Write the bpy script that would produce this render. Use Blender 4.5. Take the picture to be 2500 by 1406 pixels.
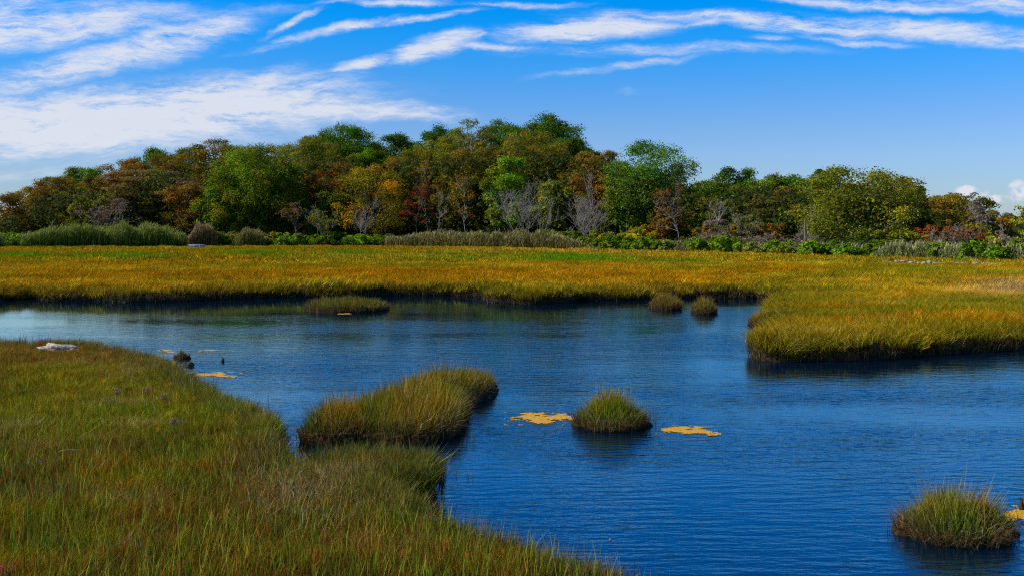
import bpy, math, random
import numpy as np
from mathutils import Vector
for o in list(bpy.data.objects): bpy.data.objects.remove(o)
S = bpy.context.scene
C = S.collection
R = math.radians
rng = np.random.default_rng(7)
random.seed(7)

# ---------------------------------------------------------------- camera
F = 2680.0; CH = 3.2; HZ = 560.0            # focal length in photo pixels, eye height, horizon row
cam = bpy.data.objects.new('camera', bpy.data.cameras.new('camera')); C.objects.link(cam)
cam.location = (0, 0, CH); cam.rotation_euler = (R(90), 0, 0)
cam.data.sensor_width = 36; cam.data.lens = 36*F/2500; cam.data.shift_y = -(703-HZ)/2500
cam.data.clip_start = 0.1; cam.data.clip_end = 9000
S.camera = cam
S.render.resolution_x = 1024; S.render.resolution_y = 575

# ---------------------------------------------------------------- sun, sky, exposure
SUN_EL = 40; SUN_AZ = 100                     # azimuth to the left of the view axis
sv = Vector((-math.sin(R(SUN_AZ))*math.cos(R(SUN_EL)), math.cos(R(SUN_AZ))*math.cos(R(SUN_EL)), math.sin(R(SUN_EL))))
sl = bpy.data.lights.new('sun', 'SUN'); sl.energy = 4.6; sl.angle = R(0.5); sl.color = (1.0, 0.93, 0.82)
sun = bpy.data.objects.new('sun', sl); C.objects.link(sun)
sun.rotation_euler = sv.to_track_quat('Z', 'Y').to_euler()
S.view_settings.view_transform = 'Standard'; S.view_settings.look = 'None'
S.view_settings.exposure = 0.0; S.view_settings.gamma = 1

W = bpy.data.worlds.new("World"); S.world = W; W.use_nodes = True
def build_world():
    nt = W.node_tree; N = nt.nodes; L = nt.links
    for n in list(N): N.remove(n)
    def mk(t, **k):
        n = N.new(t)
        for a, b in k.items(): setattr(n, a, b)
        return n
    def mth(op, a, b=None, c=None, clamp=False):
        n = mk('ShaderNodeMath', operation=op); n.use_clamp = clamp
        for i, v in enumerate((a, b, c)):
            if v is None: continue
            if isinstance(v, (int, float)): n.inputs[i].default_value = v
            else: L.new(v, n.inputs[i])
        return n.outputs[0]
    sky = mk('ShaderNodeTexSky', sky_type='NISHITA'); sky.sun_disc = False
    sky.sun_elevation = R(SUN_EL); sky.sun_rotation = R(-SUN_AZ)
    sky.air_density = 1.0; sky.dust_density = 0.35; sky.ozone_density = 2.5
    hs = mk('ShaderNodeHueSaturation'); hs.inputs['Saturation'].default_value = 1.38; hs.inputs['Value'].default_value = 1.0
    hs.inputs['Hue'].default_value = 0.497
    L.new(sky.outputs[0], hs.inputs['Color'])
    tc = mk('ShaderNodeTexCoord'); sp = mk('ShaderNodeSeparateXYZ'); L.new(tc.outputs['Generated'], sp.inputs[0])
    yy = mth('MAXIMUM', sp.outputs[1], 0.02)
    u = mth('MULTIPLY', mth('DIVIDE', sp.outputs[0], yy), 2.68); v = mth('MULTIPLY', mth('DIVIDE', sp.outputs[2], yy), 2.68)
    cb = mk('ShaderNodeCombineXYZ'); L.new(u, cb.inputs[0]); L.new(v, cb.inputs[1])
    base = cb.outputs[0]
    # gentle swirl of the coordinates
    wn = mk('ShaderNodeTexNoise'); wn.inputs['Scale'].default_value = 2.4; wn.inputs['Detail'].default_value = 7; wn.inputs['Roughness'].default_value = .62
    L.new(base, wn.inputs['Vector'])
    def vm(op, a, b=None, sc=None):
        n = mk('ShaderNodeVectorMath', operation=op)
        L.new(a, n.inputs[0])
        if b is not None:
            if isinstance(b, tuple): n.inputs[1].default_value = b
            else: L.new(b, n.inputs[1])
        if sc is not None: n.inputs['Scale'].default_value = sc
        return n
    w0 = vm('SUBTRACT', wn.outputs['Color'], (0.5, 0.5, 0.5)).outputs[0]
    w1 = vm('MULTIPLY', w0, (0.20, 0.10, 0)).outputs[0]
    wc = vm('ADD', base, w1).outputs[0]
    def streak(rot, sx, sy, detail, rough):
        m = mk('ShaderNodeMapping'); m.inputs['Rotation'].default_value = (0, 0, R(rot)); m.inputs['Scale'].default_value = (sx, sy, 1)
        L.new(wc, m.inputs[0])
        n = mk('ShaderNodeTexNoise'); n.inputs['Scale'].default_value = 1; n.inputs['Detail'].default_value = detail
        n.inputs['Roughness'].default_value = rough; L.new(m.outputs[0], n.inputs['Vector'])
        return n.outputs['Fac']
    n1 = streak(-14, 2.4, 12, 8, 0.66); n2 = streak(-30, 10, 55, 7, 0.72)
    nz = mth('ADD', mth('MULTIPLY', n1, 0.52), mth('MULTIPLY', n2, 0.48))
    blobs = [  # cx, cy, rx, ry, tilt, strength   (direction plane, thousandths)
        (230,292,620,58,3,1.35),(560,245,330,46,3,1.25),(830,268,300,20,-3,0.95),(-150,300,500,48,6,1.2),(640,205,110,24,20,.75),
        (60,412,330,13,8,.42),(230,395,300,10,10,.22),
        (200,160,300,30,13,.95),(420,105,200,34,16,.95),(60,190,170,14,10,.7),(130,222,60,8,12,.6),
        (30,80,420,36,5,1.05),(10,25,120,30,8,.8),(420,50,330,14,4,.5),(200,20,300,12,0,.45),
        (770,88,200,10,12,.78),(700,63,75,8,28,.7),(1045,45,140,8,8,.7),
        (895,163,75,13,14,1.0),(1050,125,105,22,16,1.05),(1180,125,120,8,0,.8),(1150,102,40,6,20,.6),
        (1430,76,210,24,4,1.15),(1480,52,90,14,14,.8),(1310,72,90,7,0,.7),
        (1950,62,480,16,-3,.95),(2260,78,340,20,-5,.95),(2450,112,200,13,-4,.75),(2080,100,150,7,-6,.6),
        (2120,12,340,11,-4,.75),(2420,18,200,18,-6,.7),(1750,55,110,14,6,.75),
        (1600,128,420,12,1,.5),(1540,165,230,8,7,.55),(1880,95,60,7,0,.6),
        (1000,8,160,8,3,.8),(1260,12,170,7,0,.7),(850,8,120,6,6,.5),(1530,230,40,10,0,.25)]
    tot = None
    for cx, cy, rx, ry, ang, s in blobs:
        m = mk('ShaderNodeMapping', vector_type='TEXTURE')
        m.inputs['Location'].default_value = ((cx-1250)/1000, (560-cy)/1000, 0)
        m.inputs['Rotation'].default_value = (0, 0, R(ang)); m.inputs['Scale'].default_value = (rx*1.12/1000, ry*1.45/1000, 1)
        L.new(wc, m.inputs[0])
        ln = vm('LENGTH', m.outputs[0]).outputs['Value']
        mr = mk('ShaderNodeMapRange', interpolation_type='SMOOTHSTEP')
        mr.inputs['From Min'].default_value = 1.5; mr.inputs['From Max'].default_value = 0.1
        mr.inputs['To Min'].default_value = 0; mr.inputs['To Max'].default_value = s
        L.new(ln, mr.inputs['Value'])
        tot = mr.outputs[0] if tot is None else mth('MAXIMUM', tot, mr.outputs[0])
    # faint high veil overhead so the sky seen in the water is not bare
    vz = streak(-10, .9, 2.6, 6, .6)
    high = mk('ShaderNodeMapRange', interpolation_type='SMOOTHSTEP'); L.new(v, high.inputs['Value'])
    high.inputs['From Min'].default_value = .56; high.inputs['From Max'].default_value = .75; high.inputs['To Max'].default_value = .22
    veil = mth('MULTIPLY', high.outputs[0], vz)
    tot = mth('MAXIMUM', tot, veil)
    d = mth('MULTIPLY', tot, mth('MULTIPLY_ADD', nz, 4.9, -1.62))
    mr = mk('ShaderNodeMapRange', interpolation_type='SMOOTHSTEP'); L.new(d, mr.inputs['Value'])
    mr.inputs['From Min'].default_value = 0.05; mr.inputs['From Max'].default_value = 1.02; mr.inputs['To Max'].default_value = 0.90
    front = mk('ShaderNodeMapRange'); L.new(sp.outputs[1], front.inputs['Value']); front.inputs['From Min'].default_value = .05; front.inputs['From Max'].default_value = .3
    alpha = mth('MULTIPLY', mr.outputs[0], front.outputs[0])
    # low cumulus over the right-hand horizon
    cn = mk('ShaderNodeTexNoise'); cn.inputs['Scale'].default_value = 26; cn.inputs['Detail'].default_value = 6; cn.inputs['Roughness'].default_value = .55
    L.new(base, cn.inputs['Vector'])
    ct = None
    for cx, cy, rx, ry, s in [(2362,468,40,20,1),(2390,472,34,16,.9),(2492,462,44,28,1.1),(2450,486,70,16,.7),(2215,446,28,14,.8),(2620,470,120,40,1),(2400,500,90,12,.5)]:
        m = mk('ShaderNodeMapping', vector_type='TEXTURE')
        m.inputs['Location'].default_value = ((cx-1250)/1000, (560-cy)/1000, 0); m.inputs['Scale'].default_value = (rx/1000, ry/1000, 1)
        L.new(base, m.inputs[0]); ln = vm('LENGTH', m.outputs[0]).outputs['Value']
        q = mk('ShaderNodeMapRange', interpolation_type='SMOOTHSTEP'); q.inputs['From Min'].default_value = 1.3; q.inputs['From Max'].default_value = 0.3
        q.inputs['To Max'].default_value = s; L.new(ln, q.inputs['Value'])
        ct = q.outputs[0] if ct is None else mth('MAXIMUM', ct, q.outputs[0])
    cd = mth('MULTIPLY', ct, mth('MULTIPLY_ADD', cn.outputs['Fac'], 3.0, -0.6))
    q = mk('ShaderNodeMapRange', interpolation_type='SMOOTHSTEP'); L.new(cd, q.inputs['Value'])
    q.inputs['From Min'].default_value = .35; q.inputs['From Max'].default_value = .9; q.inputs['To Max'].default_value = .92
    cal = mth('MULTIPLY', q.outputs[0], front.outputs[0])
    cs = mk('ShaderNodeMix', data_type='RGBA'); L.new(n1, cs.inputs['Factor'])
    CB = 8.6
    # extra blue saturation with height, like a polarised sky
    el = mk('ShaderNodeMapRange', interpolation_type='SMOOTHSTEP'); L.new(sp.outputs[2], el.inputs['Value'])
    el.inputs['From Min'].default_value = 0.08; el.inputs['From Max'].default_value = 0.205
    tint = mk('ShaderNodeMix', data_type='RGBA', blend_type='MULTIPLY'); tint.inputs['Factor'].default_value = 1
    L.new(hs.outputs[0], tint.inputs['A'])
    tr = mk('ShaderNodeMix', data_type='RGBA'); L.new(el.outputs[0], tr.inputs['Factor'])
    tr.inputs['A'].default_value = SKY_LOW; tr.inputs['B'].default_value = SKY_HIGH
    e2 = mk('ShaderNodeMapRange', interpolation_type='SMOOTHSTEP'); L.new(sp.outputs[2], e2.inputs['Value'])
    e2.inputs['From Min'].default_value = 0.36; e2.inputs['From Max'].default_value = 0.6
    t2 = mk('ShaderNodeMix', data_type='RGBA'); L.new(e2.outputs[0], t2.inputs['Factor']); L.new(tr.outputs['Result'], t2.inputs['A']); t2.inputs['B'].default_value = SKY_TOP
    L.new(t2.outputs['Result'], tint.inputs['B'])
    mx = mk('ShaderNodeMix', data_type='RGBA'); L.new(alpha, mx.inputs['Factor'])
    L.new(tint.outputs['Result'], mx.inputs['A']); mx.inputs['B'].default_value = (CB*.88, CB*.91, CB*1.0, 1)
    m2 = mk('ShaderNodeMix', data_type='RGBA'); L.new(cal, m2.inputs['Factor'])
    L.new(mx.outputs['Result'], m2.inputs['A']); m2.inputs['B'].default_value = (CB*.88, CB*.9, CB*1.0, 1)
    bg = mk('ShaderNodeBackground'); bg.inputs['Strength'].default_value = 0.1
    L.new(m2.outputs['Result'], bg.inputs['Color'])
    out = mk('ShaderNodeOutputWorld'); L.new(bg.outputs[0], out.inputs[0])
SKY_LOW = (0.70, 0.88, 1.40, 1); SKY_HIGH = (0.0, 1.04, 1.8, 1); SKY_TOP = (.8, .92, 1.0, 1)
build_world()

# ---------------------------------------------------------------- helpers
def wp(px, py, z=0.0):
    """photo position of a point known to be at height z -> ground X, Y"""
    Y = (CH-z)*F/(py-HZ); return ((px-1250)/F*Y, Y)
def pw(px, Y): return ((px-1250)/F*Y, Y)
def tag(o, label=None, cat=None, group=None, kind=None):
    if label: o['label'] = label
    if cat: o['category'] = cat
    if group: o['group'] = group
    if kind: o['kind'] = kind
    return o
def empty(name, loc, rz=0):
    o = bpy.data.objects.new(name, None); C.objects.link(o); o.location = loc; o.rotation_euler = (0, 0, rz)
    o.empty_display_size = .2
    return o
def qmesh(name, V, Q, col=None, smooth=False):
    V = np.ascontiguousarray(V, dtype=np.float32); Q = np.ascontiguousarray(Q, dtype=np.int32)
    me = bpy.data.meshes.new(name); n, k = Q.shape
    me.vertices.add(len(V)); me.vertices.foreach_set('co', V.ravel())
    me.loops.add(n*k); me.loops.foreach_set('vertex_index', Q.ravel())
    me.polygons.add(n); me.polygons.foreach_set('loop_start', np.arange(0, n*k, k, dtype=np.int32))
    me.polygons.foreach_set('loop_total', np.full(n, k, dtype=np.int32))
    if smooth: me.polygons.foreach_set('use_smooth', np.ones(n, dtype=bool))
    if col is not None:
        a = me.color_attributes.new('Col', 'FLOAT_COLOR', 'POINT')
        cc = np.ones((len(V), 4), dtype=np.float32); cc[:, :3] = col
        a.data.foreach_set('color', cc.ravel())
    me.update(calc_edges=True); me.validate()
    return me
def link(name, me, mat, parent=None, loc=None):
    o = bpy.data.objects.new(name, me); C.objects.link(o)
    if mat and not me.materials: me.materials.append(mat)
    if parent: o.parent = parent
    if loc is not None: o.location = loc
    return o
def vnoise(x, y, seed=0):
    xi = np.floor(x).astype(np.int64); yi = np.floor(y).astype(np.int64); fx = x-xi; fy = y-yi
    fx = fx*fx*(3-2*fx); fy = fy*fy*(3-2*fy)
    def h(a, b):
        n = (a*374761393 + b*668265263 + seed*974711) & 0x7fffffff
        n = (n ^ (n >> 13))*1274126177 & 0x7fffffff
        return ((n ^ (n >> 16)) & 0xffff)/65535.0
    return (h(xi, yi)*(1-fx)+h(xi+1, yi)*fx)*(1-fy)+(h(xi, yi+1)*(1-fx)+h(xi+1, yi+1)*fx)*fy
def fbm(x, y, seed=0, o=4):
    x = np.asarray(x, dtype=float); y = np.asarray(y, dtype=float); s = 0; a = .5; t = 0
    for k in range(o):
        s = s + a*vnoise(x*2**k, y*2**k, seed+k*17); t += a; a *= .5
    return s/t
def sstep(a, b, x):
    t = np.clip((x-a)/(b-a), 0, 1); return t*t*(3-2*t)
def inpoly(x, y, P):
    c = np.zeros(x.shape, bool); n = len(P); j = n-1
    for i in range(n):
        xi, yi = P[i]; xj, yj = P[j]
        if yi != yj:
            c ^= ((yi > y) != (yj > y)) & (x < (xj-xi)*(y-yi)/(yj-yi)+xi)
        j = i
    return c
def pdist(x, y, P, closed=True):
    d = np.full(x.shape, 1e9); n = len(P)
    for i in range(n if closed else n-1):
        a = P[i]; b = P[(i+1) % n]; ex, ey = b[0]-a[0], b[1]-a[1]; L2 = ex*ex+ey*ey+1e-9
        t = np.clip(((x-a[0])*ex+(y-a[1])*ey)/L2, 0, 1)
        d = np.minimum(d, np.hypot(x-a[0]-t*ex, y-a[1]-t*ey))
    return d

# ---------------------------------------------------------------- materials
def newmat(name):
    m = bpy.data.materials.new(name); m.use_nodes = True; nt = m.node_tree
    for n in list(nt.nodes): nt.nodes.remove(n)
    return m, nt.nodes, nt.links
def leaf_mat(name, inst=False, trans=.35, rough=.5, spec=.25):
    m, N, L = newmat(name)
    a = N.new('ShaderNodeAttribute'); a.attribute_name = 'Col'; col = a.outputs['Color']
    if inst:
        b = N.new('ShaderNodeAttribute'); b.attribute_type = 'INSTANCER'; b.attribute_name = 'tint'
        x = N.new('ShaderNodeMix'); x.data_type = 'RGBA'; x.blend_type = 'MULTIPLY'; x.inputs['Factor'].default_value = 1
        L.new(col, x.inputs['A']); L.new(b.outputs['Color'], x.inputs['B']); col = x.outputs['Result']
    p = N.new('ShaderNodeBsdfPrincipled'); L.new(col, p.inputs['Base Color']); p.inputs['Roughness'].default_value = rough
    p.inputs['Specular IOR Level'].default_value = spec
    t = N.new('ShaderNodeBsdfTranslucent'); L.new(col, t.inputs['Color'])
    s = N.new('ShaderNodeMixShader'); s.inputs[0].default_value = trans; L.new(p.outputs[0], s.inputs[1]); L.new(t.outputs[0], s.inputs[2])
    o = N.new('ShaderNodeOutputMaterial'); L.new(s.outputs[0], o.inputs[0])
    return m
def noisy_mat(name, c1, c2, scale=4, rough=.8, bump=.3, detail=6, spec=.3, dist=.02, c3=None):
    m, N, L = newmat(name)
    g = N.new('ShaderNodeNewGeometry'); n = N.new('ShaderNodeTexNoise'); n.inputs['Scale'].default_value = scale; n.inputs['Detail'].default_value = detail
    L.new(g.outputs['Position'], n.inputs['Vector'])
    r = N.new('ShaderNodeValToRGB'); r.color_ramp.elements[0].position = .32; r.color_ramp.elements[1].position = .68
    r.color_ramp.elements[0].color = (*c1, 1); r.color_ramp.elements[1].color = (*c2, 1)
    if c3: e = r.color_ramp.elements.new(.5); e.color = (*c3, 1)
    L.new(n.outputs['Fac'], r.inputs[0])
    b = N.new('ShaderNodeBump'); b.inputs['Strength'].default_value = bump; b.inputs['Distance'].default_value = dist; L.new(n.outputs['Fac'], b.inputs['Height'])
    p = N.new('ShaderNodeBsdfPrincipled'); L.new(r.outputs[0], p.inputs['Base Color']); L.new(b.outputs[0], p.inputs['Normal'])
    p.inputs['Roughness'].default_value = rough; p.inputs['Specular IOR Level'].default_value = spec
    o = N.new('ShaderNodeOutputMaterial'); L.new(p.outputs[0], o.inputs[0])
    return m
M_grass_i = leaf_mat('grass_instanced', True, trans=.25, rough=.7, spec=.0)
M_grass = leaf_mat('grass_blades', False, trans=.25, rough=.6, spec=.1)
M_leaf = leaf_mat('tree_leaves', False, trans=.38, rough=.65, spec=.05)
M_bark = noisy_mat('bark', (.035, .028, .022), (.11, .095, .08), 6, .9, .4)
M_palebark = noisy_mat('weathered_bark', (.19, .16, .12), (.44, .39, .31), 5, .85, .3)
M_mud = noisy_mat('mud', (.022, .012, .005), (.10, .055, .022), 7, .9, .7, dist=.04, c3=(.045, .024, .010), spec=.08)
M_peat = noisy_mat('peat_ground', (.02, .015, .006), (.06, .042, .015), 5, 1, .4, spec=.03)
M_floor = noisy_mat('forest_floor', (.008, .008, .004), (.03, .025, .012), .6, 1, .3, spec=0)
M_stone = noisy_mat('pale_stone', (.22, .18, .14), (.46, .40, .33), 9, .8, .5, dist=.02)
M_algae = noisy_mat('algae', (.42, .19, .002), (.86, .50, .008), 60, .6, .8, dist=.02, c3=(.72, .36, .004))
M_planks = noisy_mat('painted_planks', (.04, .07, .22), (.09, .14, .34), 8, .6, .2)
M_palewood = noisy_mat('grey_planks', (.25, .27, .33), (.42, .44, .5), 8, .7, .3)

def water_mat():
    m, N, L = newmat('water')
    g = N.new('ShaderNodeNewGeometry')
    def nz(sx, sy, rot, sc, det, rough=.5):
        mp = N.new('ShaderNodeMapping'); mp.inputs['Scale'].default_value = (sx, sy, 1); mp.inputs['Rotation'].default_value = (0, 0, R(rot))
        L.new(g.outputs['Position'], mp.inputs[0])
        n = N.new('ShaderNodeTexNoise'); n.inputs['Scale'].default_value = sc; n.inputs['Detail'].default_value = det; n.inputs['Roughness'].default_value = rough
        L.new(mp.outputs[0], n.inputs['Vector']); return n.outputs['Fac']
    def mth(op, a, b):
        n = N.new('ShaderNodeMath'); n.operation = op
        for i, v in enumerate((a, b)):
            if isinstance(v, (int, float)): n.inputs[i].default_value = v
            else: L.new(v, n.inputs[i])
        return n.outputs[0]
    a = nz(.26, 1.15, -15, 5.2, 2, .45); b = nz(.65, 1.5, -26, 7.5, 3); c = nz(.8, 1.2, 40, 15, 3)
    # long wind ripples
    mp = N.new('ShaderNodeMapping'); mp.inputs['Rotation'].default_value = (0, 0, R(74)); L.new(g.outputs['Position'], mp.inputs[0])
    wv = N.new('ShaderNodeTexWave'); wv.inputs['Scale'].default_value = 1.25; wv.inputs['Distortion'].default_value = 5.5
    wv.inputs['Detail'].default_value = 3; wv.inputs['Detail Scale'].default_value = .7; L.new(mp.outputs[0], wv.inputs['Vector'])
    h = mth('ADD', mth('MULTIPLY', a, .5), mth('MULTIPLY', b, .22)); h = mth('ADD', h, mth('MULTIPLY', c, .12)); h = mth('ADD', h, mth('MULTIPLY', wv.outputs['Fac'], .02))
    calm = nz(.5, 1.4, 8, .16, 3, .55)
    cr = N.new('ShaderNodeMapRange'); cr.interpolation_type = 'SMOOTHSTEP'; L.new(calm, cr.inputs['Value'])
    cr.inputs['From Min'].default_value = .36; cr.inputs['From Max'].default_value = .62
    cr.inputs['To Min'].default_value = .35; cr.inputs['To Max'].default_value = 1.0
    sy = N.new('ShaderNodeSeparateXYZ'); L.new(g.outputs['Position'], sy.inputs[0])
    lee = N.new('ShaderNodeMapRange'); lee.interpolation_type = 'SMOOTHSTEP'; L.new(mth('ADD', sy.outputs[1], mth('MULTIPLY', sy.outputs[0], -.6)), lee.inputs['Value'])
    lee.inputs['From Min'].default_value = 17; lee.inputs['From Max'].default_value = 54; lee.inputs['To Min'].default_value = 1; lee.inputs['To Max'].default_value = .10
    bp = N.new('ShaderNodeBump'); bp.inputs['Distance'].default_value = WAVE; L.new(h, bp.inputs['Height']); L.new(mth('MULTIPLY', cr.outputs[0], lee.outputs[0]), bp.inputs['Strength'])
    fr = N.new('ShaderNodeFresnel'); fr.inputs['IOR'].default_value = 2.25; L.new(bp.outputs[0], fr.inputs['Normal'])
    gl = N.new('ShaderNodeBsdfGlossy'); gl.inputs['Roughness'].default_value = .035; L.new(bp.outputs[0], gl.inputs['Normal'])
    gl.inputs['Color'].default_value = (.60, .96, 1, 1)
    tr = N.new('ShaderNodeBsdfTransparent'); tr.inputs['Color'].default_value = (.62, .66, .7, 1)
    df = N.new('ShaderNodeBsdfDiffuse'); df.inputs['Color'].default_value = WBODY
    m0 = N.new('ShaderNodeMixShader'); m0.inputs[0].default_value = .45; L.new(tr.outputs[0], m0.inputs[1]); L.new(df.outputs[0], m0.inputs[2])
    ms = N.new('ShaderNodeMixShader'); L.new(fr.outputs[0], ms.inputs[0]); L.new(m0.outputs[0], ms.inputs[1]); L.new(gl.outputs[0], ms.inputs[2])
    o = N.new('ShaderNodeOutputMaterial'); L.new(ms.outputs[0], o.inputs[0])
    return m
WAVE = .038; WBODY = (.001, .018, .055, 1)
M_water = water_mat()
M_bed = noisy_mat('water_bed', (.01, .02, .05), (.02, .03, .06), 1.2, .9, .2)
M_shelf = noisy_mat('shallow_mud', (.05, .016, .006), (.13, .045, .014), 3, .9, .4)

# ---------------------------------------------------------------- ground, water
def sheet(name, size, z, mat):
    V = np.array([(-size, -size, z), (size, -size, z), (size, size, z), (-size, size, z)], float)
    return tag(link(name, qmesh(name, V, np.array([[0, 1, 2, 3]])), mat), kind='structure')
sheet('ground', 3500, -.55, M_bed)
sheet('water', 3400, 0, M_water)

def ragged(P, step, amp, closed, seed):
    out = []; n = len(P); acc = 0
    for i in range(n if closed else n-1):
        a = np.array(P[i]); b = np.array(P[(i+1) % n]); L = np.linalg.norm(b-a)
        st = step(0.5*(a+b)) if callable(step) else step
        st = L if (max(abs(a[0]), abs(b[0]), a[1], b[1]) > 260 or L > 200) else st
        k = max(1, int(L/st)); nrm = np.array((b[1]-a[1], -(b[0]-a[0])))/max(L, 1e-6)
        for j in range(k):
            p = a+(b-a)*j/k; acc += L/k
            am = amp*st
            d = (fbm(np.array([acc/(st*5)]), np.array([seed*3.1]), seed)[0]-.5)*4*am if k > 1 else 0
            out.append(tuple(p+nrm*d))
    return out
def round_poly(P, it=2):
    for _ in range(it):
        Q = []
        for i in range(len(P)):
            a = np.array(P[i]); b = np.array(P[(i+1) % len(P)]); Q += [tuple(.75*a+.25*b), tuple(.25*a+.75*b)]
        P = Q
    return P
def land(name, P, top, shelf=True, mat_top=None, bumpy=0.0):
    """marsh platform: flat top, steep mud bank, shallow shelf; P runs counter-clockwise"""
    import bmesh
    P = [np.array(p) for p in P]; n = len(P)
    area = sum(P[i][0]*P[(i+1) % n][1]-P[(i+1) % n][0]*P[i][1] for i in range(n))
    if area < 0: P = P[::-1]
    nr = []
    for i in range(n):
        t = P[(i+1) % n]-P[i-1]; t /= max(np.linalg.norm(t), 1e-6); nr.append(np.array((t[1], -t[0])))
    far = [abs(p[0]) > 250 or p[1] > 250 or p[1] < 0 for p in P]
    bm = bmesh.new()
    prof = [(0, top), (.05, top-.05), (.10, top*.45), (.14, -.03), (.75 if shelf else .3, -.10 if shelf else -.3), (1.7 if shelf else .6, -.56)]
    rings = []
    for k, (off, z) in enumerate(prof):
        rings.append([bm.verts.new((p[0]+q[0]*(off if not f else 0)+(0 if k in (0,) or f else random.uniform(-.03, .03)), p[1]+q[1]*(off if not f else 0), z)) for p, q, f in zip(P, nr, far)])
    for r in range(len(rings)-1):
        for i in range(n):
            f = bm.faces.new((rings[r+1][i], rings[r+1][(i+1) % n], rings[r][(i+1) % n], rings[r][i])); f.material_index = 1 if r < 3 else 2
    from mathutils.geometry import delaunay_2d_cdt
    vc, ed, fc, _, _, _ = delaunay_2d_cdt([Vector((v.co.x, v.co.y)) for v in rings[0]], [], [list(range(n))], 1, 1e-4)
    tv = [bm.verts.new((q.x, q.y, top)) for q in vc]
    for t3 in fc:
        try: bm.faces.new([tv[i] for i in t3]).material_index = 0
        except ValueError: pass
    me = bpy.data.meshes.new(name); bm.to_mesh(me); bm.free()
    for mm in (mat_top or M_peat, M_mud, M_shelf): me.materials.append(mm)
    return me, [tuple(p) for p in P]
# far meadow and its right-hand peninsula: waterline traced from the photograph
far_edge = [wp(x, y) for x, y in [(-900,742),(-200,735),(0,733),(60,729),(100,728),(130,733),(230,733),(310,738),(450,735),(600,728),(700,725),(850,723),(950,721),(1100,721),
    (1190,725),(1207,738),(1300,742),(1383,738),(1400,732),(1550,732),(1600,727),(1700,726),(1850,727),(1895,733),(1950,738),(1990,741),(1960,744),(1905,748),(1897,757),(1894,768),
    (1893,782),(1896,796),(1912,806),(1900,820),(1874,840),(1862,860),(1866,878),(1900,882),(2000,879),(2100,880),(2180,874),(2250,866),(2330,862),(2400,857),(2500,851),(2650,842),(3000,835)]]
FAR = ragged(far_edge+[(900, 40), (3300, 3300), (-3300, 3300), (-900, 56)], lambda p: max(.3, p[1]/110), .42, True, 5)
me, FAR = land('marsh_ground', FAR, .26, False)
tag(link('marsh_ground', me, None), kind='structure')
near_edge = [(-30, 27.5), wp(-300,818,.5), wp(0,822,.5), wp(100,824,.5), wp(200,828,.5), wp(300,842,.5), wp(370,858,.5), wp(430,888,.5), wp(500,930,.5), wp(560,963,.5), wp(615,990,.5),
    pw(650, 16.4), pw(663, 15.8), pw(660, 15.0), pw(664, 14.2), pw(684, 13.3), pw(722, 13.3), wp(765,1110,.42), wp(850,1103,.42), wp(930,1094,.5), pw(1000, 13.7), pw(1028, 13.6), pw(1040, 13.2), pw(1028, 12.8), pw(1000, 12.4), pw(968, 12.0),
    wp(985,1262,.2), wp(1060,1272,.35), wp(1200,1310,.35), wp(1300,1345,.35), wp(1400,1380,.35), wp(1500,1412,.35), (1.5, 7.6), (2.6, 5.0), (3.5, -4), (-40, -4), (-40, 20)]
NEAR = ragged(near_edge, .22, .35, True, 9)
me, NEAR = land('near_marsh_ground', NEAR, .2)
tag(link('near_marsh_ground', me, None), kind='structure')

# wooded rise behind the meadow
EX = np.array([-2500, -600, 0, 500, 900, 1250, 1700, 2100, 2500, 3000, 4500.]); EY = np.array([150, 152, 153, 160, 164, 146, 124, 101, 87.5, 80, 78.])
def edge(px): return np.interp(px, EX, EY)
def rise(px, d):
    amp = 4.2*sstep(-100, 500, px)*(1-.45*sstep(1500, 2300, px))
    return .24 + amp*sstep(4, 60, d)
def hill():
    pxs = np.linspace(-2400, 4400, 150); ds = np.array([-1, 3, 6, 10, 15, 20, 28, 36, 46, 60, 80, 130, 300, 900, 2600.])
    V = []
    for d in ds:
        e = edge(pxs)+d; V.append(np.stack([(pxs-1250)/F*e, e, rise(pxs, d)+.03*(d > 0)+(fbm(pxs/60, np.full_like(pxs, d/6), 3)-.5)*.5*(d > 4)-.08*(d < 0)], 1))
    V = np.concatenate(V); n = len(pxs); Q = [(r*n+i, r*n+i+1, (r+1)*n+i+1, (r+1)*n+i) for r in range(len(ds)-1) for i in range(n-1)]
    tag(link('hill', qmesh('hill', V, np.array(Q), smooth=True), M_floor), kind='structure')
hill()

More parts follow.
